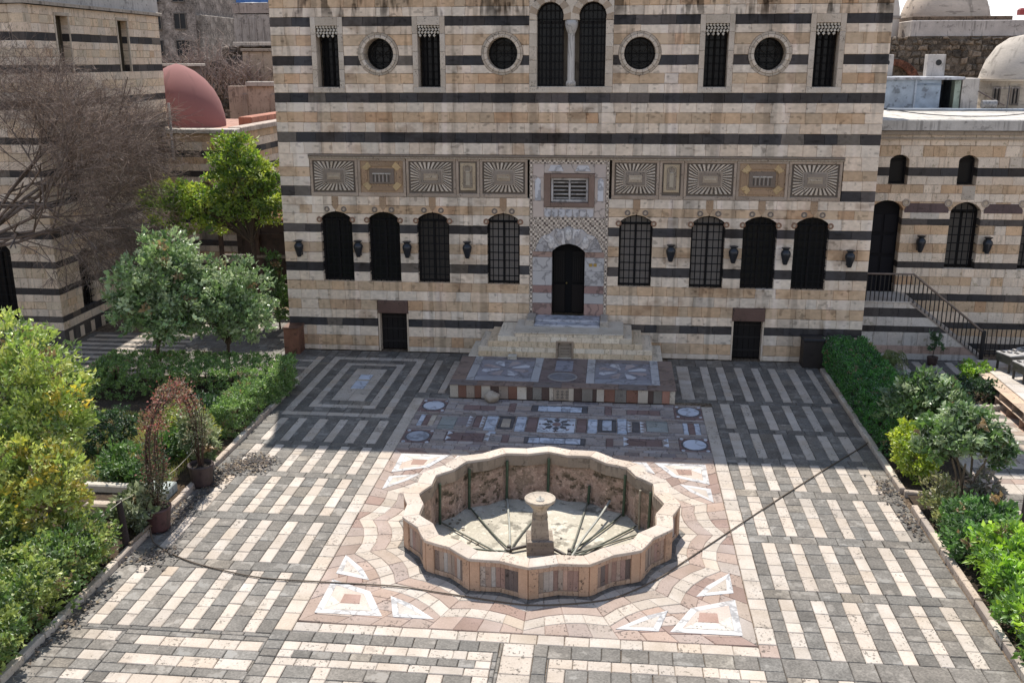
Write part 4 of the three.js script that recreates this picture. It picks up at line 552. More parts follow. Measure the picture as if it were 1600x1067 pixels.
// ---------------------------------------------------------------- striped house beside the garden
const stripes = (Y, dark) => { const r = []; let y = 0; for (const [a, b] of dark) { const n = Math.max(1, Math.round((a - y) / .29)); for (let i = 0; i < n; i++) r.push([y + (a - y) * i / n, y + (a - y) * (i + 1) / n, n === 1 ? 'L' : 'LTLTL'[i % 5]]); r.push([a, b, 'D']); y = b; } const n = Math.max(1, Math.round((Y - y) / .3)); for (let i = 0; i < n; i++) r.push([y + (Y - y) * i / n, y + (Y - y) * (i + 1) / n, 'LTL'[i % 3]]); return r; };
{
  const b = thing('striped_house', 'tall striped stone house behind the bare twiggy tree', 'building');
  const rows = stripes(10.95, [[.0, .5], [.77, .97], [1.72, 1.94], [2.62, 2.84], [3.6, 3.84], [4.6, 4.82], [5.62, 5.84], [6.66, 6.88], [7.75, 7.99], [8.86, 9.11], [9.87, 10.12]]);
  const SX = -16.95, SF = { ...frame([SX, 0, .3], [0, 0, -1], [0, 1, 0]) }, FF = frame([SX, 0, .3], [1, 0, 0], [0, 1, 0]);
  const snap = (y) => rows.reduce((m, r) => Math.abs(r[0] - y) < Math.abs(m - y) ? r[0] : m, 0);
  const sideO = [box(1.82, 2.56, snap(8.86), snap(10.55)), box(5.95, 6.72, snap(8.86), snap(10.55)), segArch(5.72, .86, snap(5.55), 6.95, 7.2), segArch(8.66, .8, snap(5.1), 6.6, 6.85), segArch(1.85, .9, snap(1.0), 2.75, 2.98), segArch(5.6, .9, snap(1.0), 2.75, 2.98), segArch(1.85, .9, snap(4.6), 6.3, 6.55)], frontO = [segArch(-2.05, 1.0, snap(.77), 3.2, 3.5), segArch(-5, 1.0, snap(.77), 3.2, 3.5), segArch(-2.05, .9, snap(5.1), 6.6, 6.85), box(-2.5, -1.75, snap(8.86), snap(10.55))];
  const o1 = { D: [], L: [] }; courses(SF, rows, 0, 9.4, sideO, .35, o1, { len: .5, soft: true }); courses(FF, rows, -8, 0, frontO, .35, o1, { len: .5, soft: true });
  // pale upright blocks in the dark plinth
  for (let i = 0; i < 9; i++) o1.L.push({ F: SF, pts: [[.25 + i * .72, .02], [.5 + i * .72, .02], [.5 + i * .72, .4], [.25 + i * .72, .4]], h0: 0, h1: .014, bev: .006, c: wallTone('L', {}) });
  pieces(b, 'basalt_block', 'basalt_blocks', o1.D, M.wall, 150); pieces(b, 'stone_block', 'stone_blocks', o1.L, M.wall, 300);
  const body = new Bag(); body.box(-25, SX - .36, 0, 10.95, -9.1, -.06, 0, [.4, .34, .28]); body.box(-25.1, SX + .14, 10.96, 11.08, -9.2, .42, .02, [.5, .44, .37]); body.box(-25, SX + .02, 11.08, 12.9, -9.1, .3, .02, [.62, .6, .58]); mesh('wall', body.geo(), M.plaster, b);
  for (const o of sideO) { const tall = !o.spring; windowIn(b, SF, o, -.32, tall ? { pane: [.1, .085, .06], frame: [.09, .075, .055], mullions: [], t: .04 } : { pane: [.012, .012, .013], grille: [5, 9], gz: .2 }); }
  for (const o of frontO) windowIn(b, FF, o, -.32, { pane: [.012, .012, .013], grille: [5, 9], gz: .2 });
  const tr = new Bag(); for (const o of sideO.slice(0, 2)) { tr.rect(SF, o.x - .46, o.x + .46, o.y1, o.y1 + .1, -.05, .03, .008, [.55, .48, .4]); for (const s of [-1, 1]) tr.rect(SF, o.x + s * .42 - .04, o.x + s * .42 + .04, o.y0, o.y1, -.05, .02, .006, [.58, .5, .41]); } mesh('window_surround', tr.geo(), M.lime, b);
}
// ---------------------------------------------------------------- domed house and porch between the two
{
  const b = thing('domed_house', 'low striped house carrying a rose red plaster dome', 'building');
  const rows = stripes(6.38, [[.77, .97], [1.72, 1.94], [2.7, 2.95], [3.7, 3.95], [4.6, 4.85], [5.42, 5.68]]), F = frame([-14.2, 0, -9], [1, 0, 0], [0, 1, 0]), S = frame([-14.2, 0, -9], [0, 0, -1], [0, 1, 0]);
  const o = { D: [], L: [] }; courses(F, rows, -2.8, 0, [segArch(-1.4, .8, rows[8][0], 4.2, 4.4)], .25, o, { len: .5 }); courses(S, rows, 0, 9, [], .25, o, { len: .5 });
  pieces(b, 'basalt_block', 'basalt_blocks', o.D, M.wall, 60); pieces(b, 'stone_block', 'stone_blocks', o.L, M.wall, 150);
  const w = new Bag(); w.box(-20, -14.46, 0, 6.36, -18, -9.26, 0, [.4, .34, .28]); w.box(-14.4, -9.2, 0, 6.2, -18.4, -18, 0, [.55, .42, .34]); mesh('wall', w.geo(), M.plaster, b);
  const c = new Bag(); c.box(-20, -14.05, 6.39, 6.56, -9.5, -8.85, .03, [.68, .63, .56]); c.box(-14.6, -14.02, 6.39, 6.6, -17.9, -9.51, .03, [.6, .5, .43]); mesh('coping', c.geo(), M.plaster, b);
  const d = lathe([[1.9, 6.38], [1.9, 6.65], [1.86, 7.0], [1.74, 7.5], [1.5, 8.02], [1.14, 8.48], [.74, 8.82], [.35, 9.03], [.0, 9.14]], 48); d.translate(-17.72, 0, -12.1); mesh('dome', new Bag().add(d, [.31, .135, .125]).geo(), M.smooth, b);
  mesh('roof', new Bag().box(-20, -14.6, 6.36, 6.46, -18, -9.5, 0, [.52, .3, .23]).geo(), M.plaster, b); mesh('red_parapet', new Bag().box(-15.3, -14.7, 6.45, 6.85, -17.5, -12.6, .03, [.5, .22, .15]).geo(), M.plaster, b);
  mesh('pipe', new Bag().add(bar([-16.72, 5.3, -8.8], [-16.72, 7.6, -8.8], .06, 8), [.74, .72, .7]).geo(), M.paint, b);

  const p = thing('tiled_porch', 'dark timber porch under a sloping red tile roof', 'porch');
  const tl = [], TF = frame([-13.6, 3.42, -5.2], [1, 0, 0], [0, .62, -.78].map((v) => v)); for (let r = 0; r < 4; r++) for (let i = 0; i < 18; i++) tl.push({ F: TF, pts: [[i * .245, r * .26], [i * .245 + .235, r * .26], [i * .245 + .235, r * .26 + .25], [i * .245, r * .26 + .25]], h0: -.04, h1: .05 - (i % 2) * .035, bev: .03, c: jit([.5, .24, .16], .16, .05) }); pieces(p, 'tile', 'tiles', tl, M.plaster);
  const q = new Bag(); q.box(-13.6, -9.25, 3.2, 3.38, -5.3, -5.12, .01, [.1, .06, .045]); for (const x of [-13.5, -12.05, -10.6, -9.33]) q.box(x - .07, x + .07, 0, 3.2, -5.28, -5.14, .01, [.1, .055, .04]); q.box(-13.4, -9.3, 2.02, 2.12, -5.26, -5.12, .01, [.3, .26, .22]); q.box(-13.4, -10.7, .1, 1.0, -5.25, -5.16, .01, [.12, .07, .05]); mesh('timber_frame', q.geo(), M.paint, p);
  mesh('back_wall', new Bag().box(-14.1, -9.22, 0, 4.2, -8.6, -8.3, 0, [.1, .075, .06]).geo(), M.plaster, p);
  const pw = mesh('window', new Bag().box(-12.6, -10.9, 2.2, 2.9, -5.32, -5.3, 0, [.07, .035, .03]).geo(), M.paint, p); pw.userData.label = 'red brown shuttered window under the tile roof';
}
// ---------------------------------------------------------------- houses and ruins far behind
function roughWall(parent, name, x0, x1, y0, y1, z, c, opt = {}) {       // irregular courses of rubble
  const F = frame([x0, y0, z], [1, 0, 0], [0, 1, 0]), l = []; let y = 0; const H = y1 - y0, W = x1 - x0; while (y < H - .05) { const h = Math.min(H - y, rnd(.2, .34)); let x = 0; while (x < W - .03) { const w = Math.min(W - x, rnd(.18, .5)), g = .02; { const e = () => rnd(-.05, .05); l.push({ F, pts: [[x + g + e(), y + g + e()], [x + w * .5, y + g + e()], [x + w - g + e(), y + g + e()], [x + w - g + e(), y + h - g + e()], [x + w * .5, y + h - g + e()], [x + g + e(), y + h - g + e()]], h0: -.3, h1: rnd(-.07, .06), bev: .035, c: jit(rnd() < .25 ? c.map((v) => v * .5) : rnd() < .15 ? c.map((v) => v * 1.35) : c, .22, .05) }); }; x += w; } y += h; } pieces(parent, name, name + 's', l, M.rubble, opt.most ?? 80);
  mesh('mortar', new Bag().rect(F, 0, W, 0, H, -.6, -.06, 0, c.map((v) => v * .6)).geo(), M.rubble, parent);
}
function windowHole(parent, x, y, w, h, z, c = [.02, .02, .022]) { const F = frame([x, y, z], [1, 0, 0], [0, 1, 0]), b = new Bag(); for (const [a, d, e, f] of [[-w / 2, -w / 2 + .06, 0, h], [w / 2 - .06, w / 2, 0, h], [-w / 2 + .06, w / 2 - .06, h - .06, h], [-w / 2 + .06, w / 2 - .06, 0, .06], [-.03, .03, .06, h - .06]]) b.rect(F, a, d, e, f, 0, .06, .006, [.2, .17, .14]); const m = mesh('window', b.geo(), M.paint, parent); mesh('pane', new Bag().rect(F, -w / 2 + .05, w / 2 - .05, .05, h - .05, 0, .015, 0, c).geo(), M.pane, m); }
{
  const w = thing('plaster_wall', 'pink plastered garden wall with a pale coping behind the red dome', 'wall');
  const b = new Bag(); b.box(-18.6, -14.5, 0, 8.0, -20.4, -20, .02, [.62, .47, .37]); mesh('wall', b.geo(), M.plaster, w); mesh('coping', new Bag().box(-17.6, -14.4, 8.0, 8.22, -20.5, -19.85, .03, [.62, .55, .48]).geo(), M.plaster, w); for (const x of [-17.7, -16.2, -14.9]) mesh('buttress', new Bag().box(x - .12, x + .12, 0, 7.6, -19.99, -19.85, .02, [.5, .38, .3]).geo(), M.plaster, w);
  const r = thing('ruined_house', 'ruined rubble house with a broken roof and dry branches', 'building'); roughWall(r, 'rubble_stone', -25.5, -18.4, 4.5, 9.3, -25.5, [.43, .36, .31]); roughWall(r, 'rubble_stone', -21.4, -17.6, 4.5, 10.05, -26.6, [.47, .38, .31]); mesh('roof_slab', new Bag().box(-20.4, -17.9, 10.1, 10.28, -27.2, -25.8, .03, [.66, .58, .5]).geo(), M.plaster, r); mesh('doorway', new Bag().box(-20.7, -20.1, 8.7, 9.5, -26.35, -26.28, 0, [.03, .028, .026]).geo(), M.paint, r);  // the doorway is a solid slab, its darkness painted in
  const s = thing('ochre_house', 'ochre plaster house with cracked walls beside the palace edge', 'building'); mesh('wall', new Bag().box(-19.2, -15.2, 0, 9.75, -31, -24, .03, [.6, .48, .37]).geo(), M.plaster, s); mesh('ledge', new Bag().box(-19.25, -15.1, 9.76, 9.9, -31, -23.85, .02, [.42, .34, .27]).geo(), M.plaster, s); for (const x of [-18.3, -17.1]) mesh('crack_channel', new Bag().box(x, x + .1, 7.2, 8.7, -23.99, -23.94, .01, [.33, .26, .2]).geo(), M.plaster, s);
  const g = thing('grey_block', 'tall grey apartment block standing against the pale sky', 'building'); mesh('wall', new Bag().box(-34, -28.1, 0, 14.6, -48, -39, .05, [.6, .53, .48]).geo(), M.rubble, g); mesh('side_wing', new Bag().box(-28.1, -27.75, 0, 12.4, -47, -39.2, .05, [.62, .56, .5]).geo(), M.rubble, g); for (let i = 0; i < 4; i++) for (const x of [-29.2, -31]) windowHole(g, x, 9.6 + i * 1.8, .9, 1.1, -38.98);
  const t = thing('tarped_house', 'concrete house with a blue tarpaulin hung under its top floor', 'building'); mesh('wall', new Bag().box(-23.4, -18.2, 0, 12.15, -38, -34, .04, [.55, .48, .43]).geo(), M.plaster, t); mesh('parapet', new Bag().box(-23.4, -18.2, 12.2, 12.85, -38, -33.95, .04, [.5, .41, .36]).geo(), M.plaster, t); for (const x of [-23.3, -21, -18.4]) mesh('post', new Bag().box(x - .12, x + .12, 12.86, 15.5, -34.4, -34.15, .02, [.4, .36, .33]).geo(), M.plaster, t); { const c = new THREE.PlaneGeometry(3.9, 1.5, 40, 6); const p = c.attributes.position; for (let i = 0; i < p.count; i++) p.setZ(i, .09 * Math.sin(p.getX(i) * 5) + .05 * Math.sin(p.getX(i) * 11 + p.getY(i) * 3)); c.computeVertexNormals(); c.translate(-21.2, 13.62, -34.1); mesh('tarpaulin', new Bag().add(c, [.07, .17, .42]).geo(), std({ vertexColors: true, side: THREE.DoubleSide, roughness: .6 }), t); } for (let k = 0; k < 9; k++) mesh('cladding_rib', new Bag().box(-23 + k * .5, -22.9 + k * .5, 10.1, 11.9, -33.99, -33.92, .01, [.47, .41, .37]).geo(), M.plaster, t);
  const h = thing('small_shack', 'small dark shack with a pale sheet roof above the dome', 'building'); mesh('wall', new Bag().box(-21.4, -19.4, 6, 9.0, -18.6, -17, .03, [.2, .16, .14]).geo(), M.plaster, h); mesh('roof', new Bag().box(-21.5, -19.2, 9.0, 9.12, -18.8, -16.7, .02, [.66, .6, .52]).geo(), M.plaster, h); mesh('board', new Bag().box(-20.6, -20.2, 7.5, 8.8, -16.98, -16.92, .01, [.66, .64, .6]).geo(), M.paint, h);
  { const q = rng(131), db = thing('dry_bush', 'tangle of dry brown branches in front of the ruined walls', 'bush'), bb = new Bag(); for (let k = 0; k < 260; k++) { const x = -23.4 + q() * 5.4, y = 7.4 + q() * 1.2, z = -23.6 + q() * .8; let p = [x, y, z]; const dx = (q() - .5) * 1.1, h = .5 + q() * 1.5 * (1 - Math.abs(x + 21.4) / 4); for (let i = 0; i < 4; i++) { const n = [p[0] + dx * .4 + (q() - .5) * .35, p[1] + h * .32, p[2] + (q() - .5) * .3]; bb.add(bar(p, n, .026 - i * .005, 4, .022 - i * .005), jit([.3, .22, .185], .3, .05)); if (i > 0) bb.add(bar(n, [n[0] + (q() - .5) * .8, n[1] + (q() - .3) * .5, n[2] + (q() - .5) * .4], .012, 3, .006), jit([.36, .28, .24], .3, .05)); p = n; } } mesh('branches', bb.geo(), std({ vertexColors: true, roughness: 1 }), db); mesh('stem', new Bag().add(bar([-21.3, 5, -23.3], [-21.4, 8, -23.2], .12, 7, .06), [.25, .19, .16]).geo(), M.bark, db); }
  const o = thing('far_house', 'long low stone house on the far skyline', 'building'); mesh('wall', new Bag().box(-39, -29, 0, 11.1, -66, -58, .05, [.47, .42, .38]).geo(), M.plaster, o); mesh('parapet', new Bag().box(-39.1, -28.9, 11.12, 11.35, -66, -57.8, .04, [.3, .28, .27]).geo(), M.plaster, o); for (let k = 0; k < 4; k++) windowHole(o, -37 + k * 2, 9.6, .9, 1, -57.98);
}
// ---------------------------------------------------------------- house with the outside stair
{
  const b = thing('stair_house', 'lower striped house with a tall dark door reached by an outside stair', 'building');
  const rows = stripes(6.95, [[.0, .2], [.7, .9], [1.62, 1.85], [2.7, 2.9], [4.1, 4.3], [5.66, 5.92]]), F = frame([0, 0, -2], [1, 0, 0], [0, 1, 0]);
  const sn = (y) => rows.reduce((m, r) => Math.abs(r[0] - y) < Math.abs(m - y) ? r[0] : m, 0);
  const door = segArch(10.12, .98, sn(1.62), 4.62, 4.88), wins = [12.56, 14.82, 17.1].map((x) => segArch(x, .94, sn(2.7), 4.55, 4.85)), sm2 = [10.36, 12.46, 14.6, 16.8].map((x) => segArch(x, .58, sn(5.4), 6.18, 6.32)); sm2[0].x = 10.36;
  const o = { D: [], L: [] }; courses(F, rows, 9.2, 19, [door, ...wins, ...sm2], .45, o, { len: .48 });
  for (const [x0, x1] of [[10.66, 12.02], [13.1, 14.28]]) o.D.push({ F, pts: [[x0, 4.5], [x1, 4.5], [x1, 4.62], [x1 - .12, 4.8], [x0 + .12, 4.8], [x0, 4.62]], h0: 0, h1: .014, bev: .006, c: [.14, .1, .1] });
  o.L.push({ F, pts: [[10.85, 4.3], [11.75, 4.3], [11.75, 4.5], [10.85, 4.5]], h0: 0, h1: .014, bev: .006, c: [.66, .6, .54] });
  pieces(b, 'basalt_block', 'basalt_blocks', o.D, M.wall, 150); pieces(b, 'stone_block', 'stone_blocks', o.L, M.wall, 300);
  const w = new Bag(); w.box(9.21, 22, 0, 6.94, -12, -2.46, 0, [.4, .33, .27]); w.box(9.2, 22, 6.95, 7.08, -12, -1.9, .02, [.45, .38, .31]); mesh('wall', w.geo(), M.plaster, b);
  mesh('coping', new Bag().box(9.2, 22, 7.09, 7.42, -12, -1.78, .03, [.7, .67, .63]).geo(), M.plaster, b); mesh('cornice', new Bag().box(9.2, 22, 6.8, 6.86, -2.1, -1.93, .01, [.4, .33, .26]).geo(), M.lime, b);
  for (const x of wins) windowIn(b, F, x, -.4, { pane: [.1, .092, .085], frame: [.014, .012, .012], t: .075, grille: [5, 8], gz: .2 }); for (const x of sm2) windowIn(b, F, x, -.4, { pane: [.014, .014, .015], mullions: [], t: .05 });
  const d = new Bag(); d.prism(F, openingPoly(door), -.42, -.36, 0, [.014, .013, .015]); for (const s of [-1, 1]) for (let k = 0; k < 4; k++) d.rect(F, door.x + s * .235 - .2, door.x + s * .235 + .2, 1.7 + k * .7, 2.3 + k * .7, -.36, -.33, .012, [.018, .017, .02]); mesh('door', d.geo(), M.blackAndGloom, b);
  const ro = new Bag(); for (const x of [10.12, 12.56, 14.82]) for (const a of [-52, 52]) { const px = x + Math.sin(a * Math.PI / 180) * .72, py = 4.35 + Math.cos(a * Math.PI / 180) * .75; ro.add(new THREE.TorusGeometry(.1, .025, 6, 14), [.5, .42, .35], new THREE.Matrix4().makeTranslation(px, py, -1.99)); ro.add(new THREE.CylinderGeometry(.07, .075, .02, 12).rotateX(Math.PI / 2), [.56, .46, .36], new THREE.Matrix4().makeTranslation(px, py, -1.99)); } for (const x of [12.56, 14.82]) ro.rect(F, x - .2, x + .2, 4.92, 5.36, 0, .015, .01, [.52, .46, .4]); mesh('rosette_carving', ro.geo(), M.lime, b);

  const s = thing('side_stair', 'striped stone side stair running down along the lower house', 'stairs'); const SFr = frame([0, 0, -.6], [1, 0, 0], [0, 1, 0]), sl = { D: [], L: [] };
  const slope = (y) => 10.75 + (1.86 - y) * 1.3; for (const [y0, y1, t] of [[0, .2, 'L'], [.2, .46, 'T'], [.46, .9, 'L'], [.9, 1.1, 'D'], [1.1, 1.39, 'L'], [1.39, 1.68, 'D'], [1.68, 1.86, 'L']]) { const x1 = slope(y1), x2 = slope(y0), n = Math.round((x1 - 9.24) / .5); for (let i = 0; i < n; i++) { const a = 9.24 + (x1 - 9.24) * i / n, c = 9.24 + (x1 - 9.24) * (i + 1) / n; sl[t === 'D' ? 'D' : 'L'].push({ F: SFr, pts: [[a + .002, y0], [(i === n - 1 ? x2 : c) - .002, y0], [c - .002, y1], [a + .002, y1]], h0: -1.38, h1: rnd(-.003, .003), bev: .009, c: t === 'D' ? wallTone('D', {}) : jit(t === 'T' ? [.5, .36, .3] : [.62, .57, .53], .08) }); } }
  pieces(s, 'basalt_block', 'basalt_blocks', sl.D, M.wall, 60); pieces(s, 'stone_block', 'stone_blocks', sl.L, M.wall, 120);
  for (let i = 0; i < 11; i++) { const y = 1.86 - i * .165; mesh('step', new Bag().box(10.75 + i * .215, 10.96 + i * .215, Math.max(.01, y - .165), y, -1.97, -.66, .012, jit([.5, .45, .4], .08)).geo(), M.lime, s); }
  mesh('landing', new Bag().box(9.24, 10.74, 1.865, 1.91, -1.97, -.56, .01, [.5, .46, .42]).geo(), M.lime, s);
  const e = new Bag(); e.prism(SFr, [[10.7, 1.95], [13.06, .13], [13.06, .06], [10.7, 1.86]], -.08, .02, .006, [.3, .25, .22]); mesh('string_edge', e.geo(), M.lime, s);
  const rl = thing('stair_railing', 'black iron railing with a worn wooden handrail on the side stair', 'railing'); const bars = new Bag(); const hr = [.25, .19, .15];
  mesh('handrail', new Bag().add(bar([9.3, 2.78, -.58], [10.75, 2.78, -.58], .03, 8), hr).add(bar([10.75, 2.78, -.58], [13.06, .96, -.58], .035, 8), hr).geo(), M.paint, rl);
  for (let i = 0; i < 28; i++) { const x = 9.36 + i * .132, y0 = x < 10.75 ? 1.9 : 1.9 - (x - 10.75) * .785, y1 = x < 10.75 ? 2.76 : 2.76 - (x - 10.75) * .785; mesh('baluster', new Bag().add(bar([x, y0, -.58], [x, y1, -.58], .017, 6), [.02, .018, .018]).geo(), M.paint, rl); } mesh('newel_post', new Bag().box(13.02, 13.12, 0, 1.02, -.63, -.53, .01, [.018, .016, .016]).geo(), M.paint, rl);
  const fn = thing('iron_fence', 'low black iron fence behind the raised terrace', 'fence'); const z = -1.15; mesh('rail', new Bag().add(bar([13.2, .95, z], [18, .95, z], .022, 6), [.02, .018, .018]).add(bar([13.2, .12, z], [18, .12, z], .022, 6), [.02, .018, .018]).geo(), M.paint, fn); for (let i = 0; i < 33; i++) mesh('bar', new Bag().add(bar([13.25 + i * .145, .02, z], [13.25 + i * .145, .95, z], .014, 6), [.02, .018, .018]).geo(), M.paint, fn);
}
// ---------------------------------------------------------------- raised terrace with tables
{
  const t = thing('stone_terrace', 'raised stone terrace edged with weathered blocks', 'terrace'); const F = frame([12.4, 0, 9.3], [0, 0, -1], [0, 1, 0]), l = [];
  for (const [y0, y1] of [[0, .24], [.26, .48]]) { let x = 0; while (x < 8.3) { const w = Math.min(8.35 - x, rnd(.5, .95)); l.push({ F, pts: [[x + .006, y0], [x + w - .006, y0], [x + w - .006, y1], [x + .006, y1]], h0: -.4, h1: (y0 > .1 ? .06 : 0) + rnd(-.012, .012), bev: .02, c: jit(y0 > .1 ? [.56, .44, .35] : [.48, .33, .26], .14, .05) }); x += w; } } pieces(t, 'edge_block', 'edge_blocks', l, M.lime, 40);
  mesh('joint', new Bag().box(12.7, 12.79, 0, .5, .96, 9.29, 0, [.1, .07, .05]).geo(), M.rubble, t); const tl = []; for (let i = 0; i < 7; i++) for (let j = 0; j < 11; j++) tl.push({ F: GROUND, pts: gp([[12.36 + i * .75, .96 + j * .76], [13.1 + i * .75, .96 + j * .76], [13.1 + i * .75, 1.71 + j * .76], [12.36 + i * .75, 1.71 + j * .76]]), h0: .485, h1: .52 + rnd(-.003, .003), bev: .01, c: jit([.58, .53, .49], .08) }); pieces(t, 'top_slab', 'top_slabs', tl, M.lime, 60); mesh('core', new Bag().box(12.8, 17.6, 0, .484, .98, 9.28, 0, [.4, .33, .28]).geo(), M.rubble, t);
  const tables = [[13.02, 1.95, .35], [13.1, 2.95, .2], [13.75, 1.5, .5]]; let first; const labs = ['dark wicker table nearest the terrace corner', 'dark wicker table beside the terrace edge with its pale top cut by the frame', 'dark wicker table farther back on the terrace'];
  tables.forEach(([x, z, a], i) => { let g; if (!first) { g = first = thing('garden_table', labs[0], 'table', [0, 0, 0], 'wicker tables on the terrace'); mesh('table_top', new Bag().box(-.36, .36, .5, .535, -.3, .3, .012, [.52, .51, .5]).geo(), M.plaster, g); mesh('apron', new Bag().box(-.34, .34, .26, .498, -.28, .28, .012, [.11, .115, .105]).geo(), M.paint, g); for (const sx of [-1, 1]) for (const sz of [-1, 1]) mesh('leg', new Bag().box(sx * .3 - .025, sx * .3 + .025, 0, .26, sz * .24 - .025, sz * .24 + .025, .005, [.03, .028, .028]).geo(), M.paint, g); const it = new Bag(); for (let k = 0; k < 5; k++) it.box(-.3 + k * .13, -.22 + k * .13, .537, .56 + (k % 2) * .03, -.2 + (k % 3) * .12, -.08 + (k % 3) * .12, .006, k % 2 ? [.6, .58, .55] : [.06, .06, .06]); mesh('cushion_strap', it.geo(), M.paint, g); } else { g = first.clone(); g.name = numbered('garden_table'); scene.add(g); g.userData = { ...first.userData, label: labs[i] }; } g.position.set(x, .52, z); g.rotation.y = a; });
}
// ---------------------------------------------------------------- roofs beyond the stair house
{
  const s = thing('roof_cabin', 'pale blue sheet metal cabin standing on the roof', 'shed'); const z = -8; const bl = [.42, .53, .66];
  for (const [x0, x1] of [[11.2, 12.28], [12.31, 13.2]]) mesh('panel', new Bag().box(x0, x1, 7.42, 8.5, z - .1, z, .015, jit(bl, .04)).geo(), M.paint, s); mesh('post', new Bag().box(12.27, 12.34, 7.42, 8.56, z - .05, z + .05, .008, [.5, .6, .72]).geo(), M.paint, s); mesh('roof', new Bag().box(11.1, 14.0, 8.5, 8.6, z - 2, z + .1, .02, [.62, .66, .72]).geo(), M.paint, s); mesh('rail', new Bag().box(12.3, 13.2, 8.3, 8.36, z, z + .03, .005, [.3, .4, .52]).geo(), M.paint, s);
  mesh('inner_wall', new Bag().box(11.2, 13.9, 7.44, 8.49, z - 1.98, z - 1.9, .01, [.16, .2, .27]).box(13.86, 13.92, 7.44, 8.49, z - 1.9, z - .41, .01, [.2, .25, .3]).box(11.2, 11.26, 7.44, 8.49, z - 1.9, z - .11, .01, [.2, .25, .3]).geo(), M.paint, s); mesh('floor', new Bag().box(11.2, 13.9, 7.43, 7.46, z - 1.9, z, .005, [.14, .13, .13]).geo(), M.plaster, s); mesh('threshold', new Bag().box(13.21, 13.67, 7.461, 7.5, z - .1, z, .01, [.4, .45, .5]).geo(), M.paint, s); mesh('door', new Bag().box(13.69, 13.9, 7.44, 8.48, z - .4, z, .01, [.42, .52, .44]).geo(), M.paint, s);
  const w = thing('roof_block', 'white plaster block on the roof beside the pale cabin', 'structure'); mesh('wall', new Bag().box(13.95, 14.55, 7.42, 8.55, z - 1, z, .02, [.72, .68, .64]).geo(), M.plaster, w); mesh('brace', new Bag().add(bar([14.5, 8.1, z + .1], [15.4, 7.6, z + .3], .03, 6), [.2, .16, .14]).geo(), M.paint, w);
  const d = thing('white_dome', 'small weathered pale dome on a drum at the roof edge', 'dome'); const dm = lathe([[1.45, 8.5], [1.4, 8.75], [1.25, 9.2], [.95, 9.68], [.55, 9.98], [0, 10.1]], 40); mesh('dome_shell', new Bag().add(dm.translate(16.4, 0, -9.2), [.64, .58, .51]).geo(), M.plaster, d); mesh('drum', new Bag().add(new THREE.CylinderGeometry(1.42, 1.42, 1.1, 12).translate(16.4, 7.92, -9.2), [.6, .53, .44]).geo(), M.plaster, d); mesh('eave', new Bag().add(new THREE.CylinderGeometry(1.58, 1.5, .08, 24).translate(16.4, 8.48, -9.2), [.72, .66, .58]).geo(), M.plaster, d); for (let i = 0; i < 5; i++) { const a = -.6 + i * .45; windowHole(d, 16.4 + 1.43 * Math.sin(a - .3), 7.6, .3, .65, -9.2 + 1.44 * Math.cos(a - .3)); }
  const pl = tag(mesh('roof_pipe', new Bag().add(bar([11, 7.5, -6.6], [16, 7.5, -6.4], .05, 8), [.4, .47, .55]).geo(), M.paint), 'grey blue pipe lying along the roof edge', 'pipe');
  for (const [x, l] of [[13.4, 'white vent pillar with a round hole in the middle of the roof'], [11.5, 'white vent pillar beside the palace wall']]) { const v = thing('vent_pillar', l, 'vent', [x, 0, -9.5], 'white vent pillars on the roof'); mesh('pillar', new Bag().box(-.36, .3, 8.3, 9.4, -.3, .1, .02, [.7, .66, .62]).geo(), M.plaster, v); mesh('opening', new Bag().add(new THREE.CylinderGeometry(.11, .11, .03, 16).rotateX(Math.PI / 2).translate(.05, 9.1, .1), [.02, .02, .02]).geo(), M.paint, v); }  // each vent opening is a black disc, painted for the dark of a hole
  const sw = thing('rubble_wall', 'dark weathered rubble wall under the great domes', 'wall'); roughWall(sw, 'rubble_stone', 14.4, 22.5, 6.8, 10.25, -20, [.4, .33, .26], { most: 150 }); const ar = new Bag(); for (let i = 0; i < 7; i++) { const a = i / 7 * 1.4, b2 = (i + 1) / 7 * 1.4; ar.prism(frame([14.5, 8.0, -19.8], [1, 0, 0], [0, 1, 0]), [[.9 * Math.sin(a), .95 * Math.cos(a)], [1.35 * Math.sin(a), 1.25 * Math.cos(a)], [1.35 * Math.sin(b2), 1.25 * Math.cos(b2)], [.9 * Math.sin(b2), .95 * Math.cos(b2)]].reverse(), -.1, .1, .02, jit([.33, .14, .085], .12)); } mesh('brick_arch', ar.geo(), M.rubble, sw);
  const pp = thing('concrete_parapet', 'long pale concrete parapet below the great dome', 'parapet'); mesh('parapet', new Bag().box(15.3, 22, 10.28, 11.0, -24, -20.2, .03, [.66, .6, .56]).geo(), M.plaster, pp); mesh('brick_course', new Bag().box(15.4, 20, 11.01, 11.2, -24, -20.6, .02, [.3, .22, .16]).geo(), M.rubble, pp);
  const gd = thing('great_dome', 'huge ribbed beige dome rising over the concrete parapet', 'dome'); mesh('dome_shell', new Bag().add(lathe([[2.15, 11.0], [2.13, 11.25], [2.06, 11.55], [1.92, 11.95], [1.7, 12.4], [1.3, 12.95], [.7, 13.4], [0, 13.6]], 48).translate(17.75, 0, -23.5), [.66, .55, .45]).geo(), M.plaster, gd); for (let i = 0; i < 14; i++) { const a = -1.6 + i * .24; mesh('rib', new Bag().add(bar([17.75 + 2.06 * Math.sin(a), 11.05, -23.5 + 2.06 * Math.cos(a)], [17.75 + 2.0 * Math.sin(a), 11.75, -23.5 + 2.0 * Math.cos(a)], .02, 5), [.62, .53, .45]).geo(), M.smooth, gd); }
